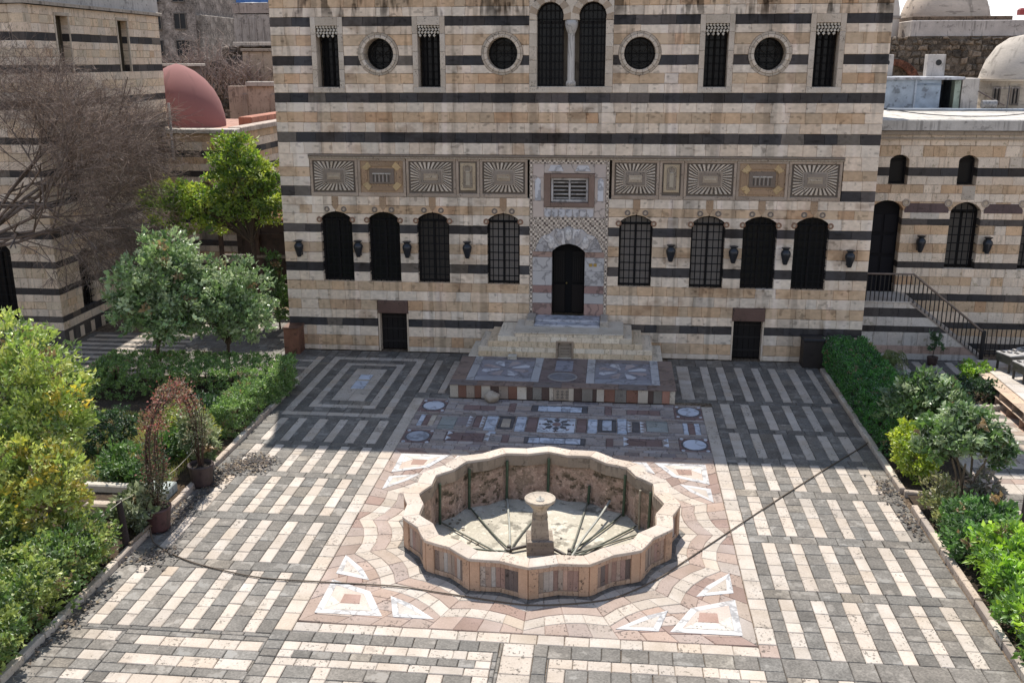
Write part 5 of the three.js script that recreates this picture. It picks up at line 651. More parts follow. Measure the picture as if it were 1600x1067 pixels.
  const dr = thing('round_tower', 'round pale tower with a grey rain pipe beside the palace corner', 'tower'); mesh('wall', new Bag().add(new THREE.CylinderGeometry(1.0, 1.0, 6.7, 32).translate(14.15, 7.85, -22), [.74, .66, .58]).add(lathe([[1.0, 11.2], [.97, 11.6], [.85, 12.1], [.6, 12.5], [0, 12.75]], 32).translate(14.15, 0, -22), [.7, .61, .52]).geo(), M.smooth, dr); mesh('cornice', new Bag().add(new THREE.CylinderGeometry(1.06, 1.06, .12, 32).translate(14.15, 11.2, -22), [.45, .39, .34]).geo(), M.plaster, dr); mesh('rain_pipe', new Bag().add(bar([14.4, 9, -20.93], [14.4, 11.6, -20.93], .06, 8), [.16, .15, .15]).geo(), M.paint, dr);
  const ant = (x, y, z, h, lab) => { const a = thing('roof_aerial', lab, 'aerial', [x, y, z]); mesh('mast', new Bag().add(bar([0, 0, 0], [0, h, 0], .025, 6), [.12, .11, .11]).geo(), M.paint, a); const b = new Bag().add(bar([-.5, h * .9, 0], [.5, h * .9, 0], .012, 5), [.16, .15, .15]); for (let i = 0; i < 6; i++) b.add(bar([-.45 + i * .18, h * .9, -.22 + i * .02], [-.45 + i * .18, h * .9, .22 - i * .02], .009, 4), [.16, .15, .15]); mesh('rods', b.geo(), M.paint, a); };
  ant(-34.6, 11.35, -58.5, 2.2, 'thin television aerial on the long low far house'); ant(15.2, 7.42, -6.9, .9, 'small aerial standing on the roof edge before the weathered dome');
  { const c = thing('roof_tank', 'small grey water tank lying on the roof beside the pale cabin', 'tank', [14.75, 7.42, -7.4]); mesh('tank', new Bag().add(new THREE.CylinderGeometry(.14, .14, .5, 16).rotateZ(Math.PI / 2).translate(0, .24, 0), [.36, .37, .38]).geo(), M.paint, c); for (const x of [-.16, .16]) mesh('foot', new Bag().box(x - .03, x + .03, 0, .14, -.1, .1, .005, [.2, .19, .18]).geo(), M.paint, c); }
  tag(mesh('roof_cable', new Bag().add(tube([[9.6, 7.75, -2.6], [11.5, 7.5, -3.2], [13.5, 7.47, -3.0], [16.5, 7.8, -3.4]], .016, 30, 5), [.07, .07, .07]).geo(), M.paint), 'black cable sagging over the white roof edge', 'cable');
  tag(mesh('red_flag', new Bag().box(20.9, 21.5, 11.3, 11.62, -22.6, -22.2, .08, [.4, .05, .05]).geo(), M.paint), 'small red bundle on the far parapet end', 'bundle');
}
// lanterns like black urns on the walls
{
  const L = thing('wall_lantern', '', 'lantern', [0, 0, 0], 'black urn lanterns on the palace front'); 
  mesh('urn', new Bag().add(lathe([[0, 0], [.06, .0], [.075, .05], [.11, .17], [.145, .3], [.15, .36], [.12, .42], [.085, .45], [.085, .475], [.14, .52], [.13, .53], [0, .5]], 20), [.03, .032, .038]).geo(), std({ vertexColors: true, roughness: .35, metalness: .4 }), L);
  mesh('bracket', new Bag().add(bar([0, .3, -.2], [0, .3, -.1], .025, 6), [.02, .02, .02]).add(bar([0, .08, -.2], [0, .08, -.06], .02, 6), [.02, .02, .02]).geo(), M.paint, L); mesh('back_plate', new Bag().box(-.06, .06, .02, .42, -.205, -.185, .006, [.025, .025, .025]).geo(), M.paint, L);
  const pos = [[-8.66, 3.16, 'first lantern from the garden corner, left of all palace windows'], [-6.71, 3.18, 'between the first and second lower windows from the garden side'], [-5.12, 3.18, 'between the second and third lower windows from the garden side'], [-3.19, 3.2, 'on the wide wall just before the window left of the door'], [3.18, 3.2, 'on the wide wall just past the window right of the door'], [5.09, 3.19, 'between the two middle lower windows right of the door'], [6.66, 3.17, 'between the last two lower windows right of the door'], [8.58, 3.12, 'near the palace corner by the side stair'], [11.22, 3.26, 'on the lower house beside its tall dark door', -2], [13.28, 3.24, 'on the lower house past its first tall window', -2]];
  pos.forEach(([x, y, w, z = 0], i) => { const o = i ? L.clone() : L; if (i) { o.name = numbered('wall_lantern'); scene.add(o); o.userData = { ...L.userData }; } o.position.set(x, y, z + .205); o.userData.label = 'black urn lantern ' + w; });
}
// wooden boxes against the palace foot
tag(mesh('wooden_chest', new Bag().box(-9.22, -8.72, 0, .85, .05, .62, .02, [.24, .11, .07]).box(-9.25, -8.69, .85, .9, .03, .65, .015, [.2, .1, .065]).geo(), M.paint), 'red brown wooden box at the garden end of the palace front', 'box');
tag(mesh('dark_bin', new Bag().box(7.35, 7.95, 0, .86, .06, .6, .02, [.03, .022, .02]).box(7.32, 7.98, .86, .93, .04, .63, .02, [.02, .02, .024]).geo(), M.paint), 'dark lidded box at the hedge end of the palace front', 'box');
// ---------------------------------------------------------------- plants
const leafMat = (t = .4, cc = .5) => new THREE.MeshPhysicalMaterial({ color: 0xffffff, roughness: .95, transmission: t, clearcoat: cc, clearcoatRoughness: .28, thickness: 0, side: THREE.DoubleSide, vertexColors: true });
const LM = { soft: leafMat(.45, .35), gloss: leafMat(.45, .8), thin: leafMat(.5, .35), matt: leafMat(.2, 0), silver: leafMat(.4, 1) };
const leafGeo = (w, l, fold = .25, bend = .2, tiny = false) => tiny ? { v: [[0, 0, 0], [w * .5, l * .45, w * fold], [-w * .5, l * .45, w * fold], [0, l, -l * bend]], i: [0, 1, 2, 2, 1, 3] } : { v: [[0, 0, 0], [w * .5, l * .42, w * fold], [0, l * .45, 0], [-w * .5, l * .42, w * fold], [0, l, -l * bend]], i: [0, 1, 2, 0, 2, 3, 2, 1, 4, 2, 4, 3] };   // a folded pointed leaf along +y
function leaves(parent, name, mats, cs, leaf, mat) {
  const nv = leaf.v.length, P = new Float32Array(mats.length * nv * 3), K = new Float32Array(mats.length * nv * 3), I = new Uint32Array(mats.length * leaf.i.length), t = V();
  mats.forEach((m, k) => { for (let j = 0; j < nv; j++) { t.set(...leaf.v[j]).applyMatrix4(m); const o = (k * nv + j) * 3; P[o] = t.x; P[o + 1] = t.y; P[o + 2] = t.z; for (let q = 0; q < 3; q++) K[o + q] = Math.min(.9, cs[k][q]); } for (let j = 0; j < leaf.i.length; j++) I[k * leaf.i.length + j] = k * nv + leaf.i[j]; });
  const g = new THREE.BufferGeometry(); g.setAttribute('position', new THREE.BufferAttribute(P, 3)); g.setAttribute('color', new THREE.BufferAttribute(K, 3)); g.setIndex(new THREE.BufferAttribute(I, 1)); g.computeVertexNormals(); LEAVES += mats.length; return mesh(name, g, mat, parent);
}
let LEAVES = 0;
const dummy = new THREE.Object3D(), UP = V(0, 1, 0);
// blobs: [x, y, z, rx, ry, rz, share]; leaves sit in clumps, thicker towards the outside, with gaps between
function foliage(parent, name, blobs, n, leaf, mat, cols, seed, o = {}) {
  const r = rng(seed), g = () => (r() + r() + r() - 1.5) * 1.15, mats = [], cs = []; const tot = blobs.reduce((s, b) => s + (b[6] ?? b[3] * b[4] * b[5]), 0);
  for (const b of blobs) {
    const m = Math.round(n * (b[6] ?? b[3] * b[4] * b[5]) / tot), per = o.per ?? 26, k = Math.max(3, Math.round(m / per)), cl = o.clump ?? .17;
    for (let i = 0; i < k; i++) {
      const u = r() * 2 - 1, a = r() * 6.2832, s = Math.sqrt(1 - u * u); let rad = o.box ? 1 : Math.pow(r(), o.shell ?? .38); rad *= 1 + (r() - .5) * (o.rough ?? .22);
      let c, dir; if (o.box) { c = V((r() * 2 - 1), (r() * 2 - 1), (r() * 2 - 1)); if (r() < .8) { const ax = Math.floor(r() * 3); c.setComponent(ax === 1 ? 1 : ax, ax === 1 ? .96 + r() * .08 : (r() < .5 ? -1 : 1) * (.92 + r() * .1)); } dir = c.clone().normalize(); c.multiply(V(b[3], b[4], b[5])); } else { dir = V(s * Math.cos(a), u, s * Math.sin(a)); c = dir.clone().multiply(V(b[3], b[4], b[5])).multiplyScalar(rad); }
      if (o.flat && dir.y < -.3 && r() < o.flat) continue;
      const tint = r() < .025 ? [.3, .2, .09] : cols[Math.min(cols.length - 1, Math.floor(r() * cols.length))], cv = .75 + .5 * r();
      for (let j = 0; j < per; j++) {
        const p = V(b[0] + c.x + g() * cl, b[1] + c.y + g() * cl * .85, b[2] + c.z + g() * cl); if (p.y < .03) continue;
        const d2 = V(g() + dir.x * .7, g() * .8 + dir.y * .5 + (o.up ?? .35), g() + dir.z * .7).normalize(); dummy.position.copy(p); dummy.quaternion.setFromUnitVectors(UP, d2); dummy.rotateY(r() * 6.2832); const sc = .5 + .95 * r(); dummy.scale.setScalar(sc); dummy.updateMatrix(); mats.push(dummy.matrix.clone());
        const q = tint, w = cv * (.8 + .4 * r()); cs.push([q[0] * w, q[1] * w, q[2] * w]);
      }
    }
  }
  return leaves(parent, name, mats, cs, leaf, mat);
}
function limbs(parent, name, list, c = [.16, .115, .08]) { const b = new Bag(); for (const [pts, r0, r1] of list) { const cv = new THREE.CatmullRomCurve3(pts.map((p) => V(...p))), n = Math.max(3, pts.length * 3), P = cv.getPoints(n); for (let i = 0; i < n; i++) { const ra = r0 + (r1 - r0) * i / n, rb = r0 + (r1 - r0) * (i + 1) / n; b.add(bar(P[i].toArray(), P[i + 1].toArray(), ra, 7, rb), jit(c, .08)); } } return mesh(name, b.geo(), M.bark, parent); }
const G = { silver: [[.3, .42, .16], [.22, .33, .11], [.46, .55, .3], [.11, .2, .05]], bright: [[.31, .44, .04], [.23, .36, .035], [.44, .52, .06], [.13, .24, .03]], citrus: [[.42, .53, .1], [.3, .42, .065], [.55, .6, .13], [.15, .24, .04]], yellow: [[.66, .5, .045], [.52, .44, .04], [.42, .42, .045]], dark: [[.04, .095, .024], [.06, .13, .03], [.035, .08, .02]], hedge: [[.2, .33, .07], [.14, .25, .05], [.27, .4, .1]], lime: [[.34, .56, .03], [.26, .46, .03], [.42, .62, .04], [.15, .3, .03]], bush: [[.1, .2, .035], [.14, .26, .045], [.07, .15, .028]] };
const LF = { small: leafGeo(.05, .085, .25, .2, true), mid: leafGeo(.06, .115), citrus: leafGeo(.058, .11), oval: leafGeo(.075, .125, .2, .3), tiny: leafGeo(.045, .07, .25, .2, true), blade: leafGeo(.03, .5, .3, .35) };
function tree(name, label, group, trunk, blobs, n, leaf, mat, cols, seed, o = {}) {
  const t = thing(name, label, o.cat ?? 'tree', [0, 0, 0], group), [x, z, h, r] = trunk, list = [], q = rng(seed + 500);
  const top = [x + (blobs[0][0] - x) * .5, h, z + (blobs[0][2] - z) * .5]; if (o.multi) for (let i = 0; i < o.multi; i++) { const a = i / o.multi * 6.28, e = [x + .35 * Math.cos(a) * (o.spread ?? 1), h, z + .35 * Math.sin(a) * (o.spread ?? 1)]; list.push([[[x + .08 * Math.cos(a), 0, z + .08 * Math.sin(a)], [x + .16 * Math.cos(a + .3), h * .5, z + .16 * Math.sin(a + .3)], e], r, r * .6]); } else list.push([[[x, 0, z], [x + (top[0] - x) * .3 + .03, h * .5, z + .02], top], r, r * .7]);
  for (const b of blobs) for (let i = 0; i < (o.limbs ?? 5); i++) { const a = q() * 6.28, u = q() * .9; const e = [b[0] + b[3] * .75 * Math.cos(a) * Math.sqrt(1 - u * u * .6), b[1] + b[4] * .7 * (u - .2), b[2] + b[5] * .75 * Math.sin(a) * Math.sqrt(1 - u * u * .6)]; list.push([[top, [(top[0] * 1.4 + e[0]) / 2.4, (top[1] + e[1]) / 2 + .05, (top[2] * 1.4 + e[2]) / 2.4], e], r * .5, r * .12]); }
  limbs(t, 'trunk', list, o.bark); foliage(t, 'crown', blobs, n, leaf, mat, cols, seed, o); return t;
}
// garden bed
{
  const GA = 'two round silver green trees in the hedge';
  tree('olive_tree', 'round silver green tree nearer the striped house, rising from the hedge', null, [-12.05, 4.05, 1.25, .075], [[-11.6, 2.9, 4.0, 1.35, 1.45, 1.3], [-11.2, 2.25, 4.3, 1.3, .75, 1.1], [-11.3, 3.7, 3.8, .95, .85, .9], [-12.5, 2.5, 4.1, .75, .7, .8]], 14500, leafGeo(.078, .13), LM.silver, G.silver, 21, { clump: .135, rough: .45, per: 18, shell: .5 });
  tree('olive_tree', 'round silver green tree nearer the palace corner, rising from the hedge', null, [-10.1, 3.3, 1.05, .07], [[-9.9, 2.45, 3.3, 1.3, 1.15, 1.2], [-9.3, 2.0, 3.5, .95, .7, .9], [-10.5, 2.3, 3.5, 1.0, .8, .9], [-10.7, 2.9, 3.5, .7, .6, .7]], 12500, leafGeo(.078, .13), LM.silver, G.silver, 22, { clump: .135, rough: .45, per: 18, shell: .5 });
  tree('evergreen_tree', 'tall bright green tree in front of the tiled porch', null, [-10.95, -2.6, 3.0, .09], [[-11.9, 4.7, -3.3, 1.25, 1.3, 1.1], [-12.0, 6.0, -3.4, .85, .85, .8], [-10.95, 4.5, -3.1, .95, .95, .8], [-12.8, 4.0, -3.2, .8, .8, .7], [-14.2, 4.5, -2.6, .95, .9, .75], [-13.4, 4.3, -2.8, .85, .9, .75], [-11.2, 5.4, -3.2, .7, .7, .7]], 17000, leafGeo(.085, .135), LM.thin, G.bright, 23, { clump: .18, rough: .25 });
  const cy = thing('slim_shrub', 'slim dark green shrub at the palace corner before the porch', 'shrub'); limbs(cy, 'stem', [[[[-10.4, 0, -2.4], [-10.45, 1, -2.4], [-10.5, 2.2, -2.4]], .035, .015]]); foliage(cy, 'foliage', [[-10.5, 1.6, -2.4, .4, .7, .4], [-10.4, .9, -2.4, .42, .6, .4], [-10.6, 2.5, -2.4, .3, .4, .3]], 2600, LF.mid, LM.soft, G.bush, 24, { clump: .1 });
  const hd = thing('clipped_hedge', 'long clipped green hedge along the far side of the garden bed', 'hedge'); foliage(hd, 'foliage', [[-10.55, .5, 4.75, 2.75, .43, .95]], 36000, leafGeo(.038, .06, .25, .2, true), LM.soft, G.hedge, 25, { box: true, clump: .06, per: 20, up: .6 }); { const l = []; for (let i = 0; i < 16; i++) { const x = -13.1 + i * .34; l.push([[[x, 0, 4.7], [x + rnd(-.1, .1), .3, 4.7 + rnd(-.3, .3)], [x + rnd(-.2, .2), .75, 4.7 + rnd(-.5, .5)]], .025, .01]); } limbs(hd, 'stem', l, [.09, .06, .04]); }
  const ci = thing('citrus_tree', 'big yellow green citrus tree filling the near corner of the garden', 'tree'); limbs(ci, 'trunk', [[[[-9.9, 0, 14.2], [-9.85, .6, 14.1], [-9.9, 1.2, 14.0]], .09, .07], [[[-9.9, 1.1, 14], [-10, 2, 13.6], [-10.1, 3, 13.2]], .05, .015], [[[-9.9, 1.1, 14], [-9.4, 1.7, 14.3], [-9.1, 2.2, 14.5]], .045, .012], [[[-9.9, 1.1, 14], [-10.5, 1.9, 14.2], [-10.8, 2.5, 14.3]], .045, .012]]);
  foliage(ci, 'crown', [[-9.95, 2.95, 13.1, 1.05, 1.05, 1.0], [-10.7, 3.55, 12.7, .8, .85, .8], [-9.55, 2.4, 13.5, .85, .8, .8], [-9.35, 1.5, 14.4, 1.0, .85, .9], [-9.9, .95, 14.6, .9, .8, .8], [-10.3, 2.0, 14.2, 1.0, 1.0, .9]], 19000, LF.citrus, LM.gloss, [...G.citrus, G.citrus[0], G.citrus[2]], 26, { clump: .15, rough: .3, shell: .3 }); const yl = foliage(ci, 'young_leaves', [[-8.72, 1.75, 14.6, .5, .7, .55], [-8.75, 1.2, 14.9, .45, .5, .5], [-9.3, 2.1, 14.7, .55, .45, .45], [-9.6, 1.5, 15.4, .5, .6, .35], [-9.1, 2.9, 13.5, .4, .35, .4]], 2700, LF.citrus, LM.thin, [...G.yellow, G.citrus[2], G.citrus[0]], 27, { clump: .1, per: 16, shell: .2 }); yl.userData.label = 'bright yellow young leaves';
  const bush = (name, label, blobs, n, leaf, mat, cols, seed, o = {}) => { const t = thing(name, label, o.cat ?? 'shrub'); const l = []; for (let i = 0; i < 7; i++) { const b = blobs[i % blobs.length], a = i * 2.4; l.push([[[b[0] + .05 * Math.cos(a), 0, b[2] + .05 * Math.sin(a)], [b[0] + b[3] * .3 * Math.cos(a), Math.max(.1, b[1] * .6), b[2] + b[5] * .3 * Math.sin(a)], [b[0] + b[3] * .6 * Math.cos(a), b[1] + b[4] * .4, b[2] + b[5] * .6 * Math.sin(a)]], .022, .007]); } limbs(t, 'stem', l, o.bark ?? [.14, .1, .07]); foliage(t, 'foliage', blobs, n, leaf, mat, cols, seed, o); return t; };
  bush('round_bush', 'round dark clipped bush on the lawn behind the citrus tree', [[-10.65, .62, 9.0, .5, .55, .5], [-11.1, .4, 9.6, .42, .42, .42]], 4200, LF.tiny, LM.soft, G.dark, 28, { clump: .07 });
  bush('low_bush', 'low mid green bush beside the left foot of the leafy arch', [[-9.6, .35, 10.6, .55, .4, .6], [-9.0, .3, 11.0, .45, .35, .45], [-9.1, .35, 9.6, .45, .4, .5]], 3600, LF.mid, LM.soft, G.bush, 29);
  bush('pale_bush', 'pale leaved bush beside the pot at the far foot of the arch', [[-7.95, .72, 10.2, .34, .5, .36], [-8.3, .95, 9.9, .36, .42, .4]], 2000, LF.oval, LM.soft, [[.3, .34, .16], [.2, .26, .1], [.14, .2, .06]], 30, { clump: .1 });
  bush('yellow_bush', 'yellow green bush seen through the leafy arch', [[-8.8, .6, 9.0, .55, .5, .5], [-9.3, .5, 8.4, .5, .45, .5]], 2600, LF.mid, LM.thin, [[.32, .34, .06], [.24, .28, .05], [.15, .2, .04]], 31);
  bush('kerb_hedge', 'clipped side hedge running along the kerb from the long hedge', [[-8.28, .42, 6.9, .33, .4, 1.25]], 9000, leafGeo(.042, .068, .25, .2, true), LM.soft, G.hedge, 32, { box: true, clump: .07, per: 18, up: .5, cat: 'hedge' });
  bush('shaded_bush', 'mid green bush between the arch and the hedge', [[-9.3, .4, 7.2, .6, .38, .5]], 3000, LF.mid, LM.soft, G.dark, 33);
  bush('pot_bush', 'loose grey green bush beside the wooden post', [[-7.98, .5, 13.25, .3, .48, .32], [-8.35, .45, 13.0, .32, .42, .3]], 1900, LF.oval, LM.soft, [[.22, .27, .12], [.15, .2, .08], [.3, .33, .18]], 34, { clump: .09 });
  bush('corner_hedge', 'thick untrimmed green hedge along the near kerb of the garden', [[-8.2, .6, 15.1, .48, .62, .9], [-8.18, .62, 16.5, .5, .64, .9], [-8.2, .65, 17.9, .55, .66, .9], [-9.3, .62, 15.7, .7, .62, .9], [-9.2, .7, 17.0, .75, .65, .9], [-8.5, .75, 15.8, .4, .5, .6]], 26000, LF.small, LM.soft, [[.2, .31, .05], [.14, .24, .04], [.3, .38, .07], [.09, .17, .03], [.34, .4, .08]], 35, { clump: .11, cat: 'hedge' });
  { const q = rng(77), ms = [], cs = []; for (let i = 0; i < 16000; i++) { dummy.position.set(-13.6 + q() * 5.2, .05, 6.6 + q() * 4.6); dummy.rotation.set((q() - .5) * .9, q() * 6.28, (q() - .5) * .9); dummy.scale.setScalar(.6 + q() * .9); dummy.updateMatrix(); ms.push(dummy.matrix.clone()); const k = .7 + q() * .6, y = q(); cs.push([(.3 + .25 * y) * k, (.36 + .14 * y) * k, .1 * k]); } tag(leaves(scene, 'grass', ms, cs, leafGeo(.014, .1, .2, .3, true), LM.thin), 'pale dry grass of the small lawn in the garden bed', 'grass', null, 'stuff'); }
  { const q = rng(171), ms = [], cs = [], g = () => q() + q() + q() - 1.5, drop = (x, z, rx, rz, n) => { for (let i = 0; i < n; i++) { dummy.position.set(Math.max(-7.78, Math.min(7.78, x + g() * rx)), .012 + q() * .02, z + g() * rz); dummy.rotation.set(-1.45 + q() * .35, q() * 6.28, q() * .4, 'YXZ'); dummy.scale.setScalar(.5 + q() * .6); dummy.updateMatrix(); ms.push(dummy.matrix.clone()); const k = q(); cs.push(k < .55 ? [.06, .052, .05] : k < .85 ? [.12, .085, .06] : [.26, .2, .13]); } }; drop(-7.05, 9.6, .5, .55, 620); drop(-7.5, 10.4, .28, .7, 300); drop(-7.6, 12.3, .16, 1.0, 330); drop(-7.35, 14.2, .4, .4, 160); drop(-7.66, 16.4, .2, 1.2, 130); drop(7.6, 9.6, .25, .7, 140); drop(7.66, 11.2, .2, .8, 120); tag(leaves(scene, 'leaf_litter_dapple', ms, cs, leafGeo(.06, .1, .15, .1), LM.matt), 'dark fallen leaves along both kerbs, partly standing in for dappled shade', 'leaves', null, 'stuff'); }  // leaf litter, in part painted stand-in for dappled shade of overhanging foliage
  // leafy arch
  const ar = thing('leafy_arch', 'slender plant arch with red brown leaves growing from two pots', 'arch'); const l = [], q2 = rng(81), x0 = -7.72, z0 = 13.05, z1 = 10.85;
  for (let k = 0; k < 9; k++) { const ox = (q2() - .5) * .3, oz = (q2() - .5) * .26; l.push([[[x0 + ox * .5, .4, z0 + oz * .4], [x0 + ox, 1.2, z0 + oz], [x0 + ox, 2.0, z0 - .1 + oz], [x0 + ox * .8, 2.5 + q2() * .2, z0 - .75], [x0 + ox, 2.6 + q2() * .15, (z0 + z1) / 2], [x0 + ox, 2.4, z1 + .55], [x0 + ox, 1.7, z1 + .05 + oz], [x0 + ox * .5, .4, z1 + oz * .4]], .012, .008]); } for (let k = 0; k < 14; k++) { const s = k % 2 ? z0 : z1, ox = (q2() - .5) * .4, oz = (q2() - .5) * .4; l.push([[[x0, .4, s], [x0 + ox, 1.1, s + oz], [x0 + ox * 1.4, 1.7 + q2() * .6, s + oz * 1.2]], .011, .004]); } limbs(ar, 'stem', l, [.17, .1, .07]);
  const re = foliage(ar, 'red_leaves', [[x0, 2.55, 11.95, .22, .22, .75, 2], [x0, 2.2, 12.75, .24, .35, .32, 1.2], [x0, 1.5, 13.0, .24, .55, .26, .9], [x0, 2.1, 11.15, .22, .35, .28, .8]], 2300, leafGeo(.03, .055), LM.thin, [[.36, .1, .075], [.26, .09, .06], [.42, .18, .12], [.2, .12, .06], [.34, .26, .12]], 36, { clump: .1, per: 9 }); re.userData.label = 'red brown young leaves'; foliage(ar, 'green_leaves', [[x0, 1.45, z1, .26, .65, .28], [x0, .85, z0, .26, .42, .26], [x0, 1.2, 13.0, .24, .6, .26]], 2000, leafGeo(.035, .06), LM.soft, [[.2, .2, .09], [.13, .15, .06], [.28, .24, .13], [.1, .12, .045]], 37, { clump: .09, per: 9 });
  for (const [z, lab] of [[10.85, 'dark plant pot at the far foot of the leafy arch'], [13.05, 'dark red plant pot at the near foot of the leafy arch']]) { const p = thing('plant_pot', lab, 'pot', [x0, 0, z]); mesh('pot', new Bag().add(lathe([[0, .0], [.2, 0], [.23, .06], [.27, .46], [.29, .47], [.29, .52], [.25, .52], [.24, .46], [0, .46]], 26), z > 12 ? [.1, .045, .045] : [.075, .05, .05]).geo(), M.paint, p); mesh('soil', new Bag().add(new THREE.CylinderGeometry(.24, .24, .02, 20).translate(0, .465, 0), [.06, .045, .03]).geo(), M.soil, p); }
  const tb = tag(mesh('stone_trough', new Bag().box(-8.75, -8.1, 0, .28, 11.3, 11.9, .03, [.42, .47, .46]).geo(), M.plaster), 'pale blue grey stone trough between the two arch pots', 'trough');
  const slab = new Bag(); slab.box(-10.2, -8.9, .05, .22, 11.35, 11.55, .03, [.6, .56, .5]); tag(mesh('stone_edging', slab.geo(), M.lime), 'white stone edging lying in the bed behind the arch', 'stone'); tag(mesh('low_wall_stone', new Bag().box(-9.5, -8.7, .0, .34, 12.5, 12.75, .04, [.5, .42, .35]).geo(), M.lime), 'rough pale wall stone between the citrus tree and the bush', 'stone');
  limbs(thing('old_stump', 'short dark wooden post leaning at the kerb corner', 'post'), 'trunk', [[[[-7.95, 0, 13.95], [-8.0, .5, 13.9], [-8.06, 1.0, 13.85]], .075, .06]], [.07, .05, .05]);
  tag(mesh('branch_log', new Bag().add(bar([-7.86, .16, 14.0], [-7.75, .22, 13.0], .03, 7), [.42, .33, .25]).geo(), M.bark), 'thin pale branch lying on the kerb by the post', 'branch');
  const st = new Bag(); st.add(tube([[-8.0, 1.0, 13.88], [-8.3, .85, 15.2], [-8.35, .75, 16.6], [-8.1, .75, 17.6]], .007, 30, 5), [.62, .58, .48]); st.add(tube([[-7.75, .95, 10.7], [-7.95, .7, 11.6], [-8.05, .75, 12.6], [-8.0, 1.0, 13.85]], .007, 24, 5), [.62, .58, .48]); tag(mesh('string_line', st.geo(), M.paint), 'thin pale string tied along the garden edge', 'string');
}
// bare tree in front of the striped house
{
  const t = thing('bare_tree', 'leafless grey tree with a dense haze of thin twigs', 'tree'), q = rng(91), thick = new Bag(), tw = new Bag(); const g = () => (q() + q() + q() - 1.5) * 1.2;
  const twig = (bag, a, b, r, c) => { const d = V().subVectors(b, a).normalize(), u = V(d.z, d.x, -d.y).cross(d).normalize().multiplyScalar(r), w = V().crossVectors(d, u), A = [], B = []; for (let k = 0; k < 3; k++) { const q = k * 2.0944, o = V().addScaledVector(u, Math.cos(q)).addScaledVector(w, Math.sin(q)); A.push(a.clone().add(o)); B.push(b.clone().addScaledVector(o, .8)); } const P = (v) => { bag.p.push(v.x, v.y, v.z); bag.t.push(v.x, v.y); bag.c.push(...c); }; for (let k = 0; k < 3; k++) { const m = (k + 1) % 3; [A[k], A[m], B[m], A[k], B[m], B[k]].forEach(P); } };
  const grow = (p, d, L, r, depth) => { const n = depth < 2 ? 3 : 2; let a = p.clone(), dir = d.clone(); for (let i = 0; i < n; i++) { dir.add(V(g() * .3, g() * .26 + (depth > 2 ? -.03 : .02), g() * .3)).normalize(); const b = a.clone().addScaledVector(dir, L / n), r1 = r * (1 - .18 * (i + 1) / n); if (depth < 3) thick.add(bar(a.toArray(), b.toArray(), r * (1 - .18 * i / n), 6, r1), jit([.36, .285, .24], .25, .06)); else twig(depth < 4 ? thick : tw, a, b, Math.max(.0048, r * (1 - .18 * i / n)), jit([.46, .365, .31], .35, .06)); a = b; if (b.y < 2.9 || b.y > 9.3 - (b.x + 15.6) * .6 || b.x > -12.3 - .25 * Math.max(0, b.y - 6) || b.z > 4.2 || (b.y < 5.9 && b.x > -13.1)) return; if (depth < 6 && (i > 0 || depth > 0)) { const k = depth < 2 ? 2 : depth < 4 ? 2 : q() < .84 ? 2 : 1; for (let j = 0; j < k; j++) { const e = dir.clone().add(V(g() * .75, g() * .6 - .03 * depth, g() * .75)).normalize(); grow(a.clone(), e, L * (.62 + q() * .2), r1 * .62, depth + 1); } } } };
  const base = V(-18.4, 0, 2.4); thick.add(bar([base.x, 0, base.z], [-18.2, 3.9, 2.3], .2, 9, .15), [.2, .15, .125]);
  for (const [x, y, z, L, r] of [[.8, .6, -.1, 3.4, .06], [.97, .25, .1, 3.5, .055], [.55, .8, -.15, 3.2, .06], [.97, .08, .2, 3.2, .05], [.97, .42, -.2, 3.8, .055], [.35, .9, .1, 2.9, .055], [.9, .14, .35, 3.0, .045], [.97, .33, .2, 3.6, .05]]) grow(V(-18.2, 3.6 + q() * .4, 2.3), V(x, y, z).normalize(), L, r, 0);
  mesh('trunk', thick.geo(), M.bark, t); mesh('crown', tw.geo(), M.bark, t, true); console.log('twigs', tw.p.length / 9, 'leaves', LEAVES);
}
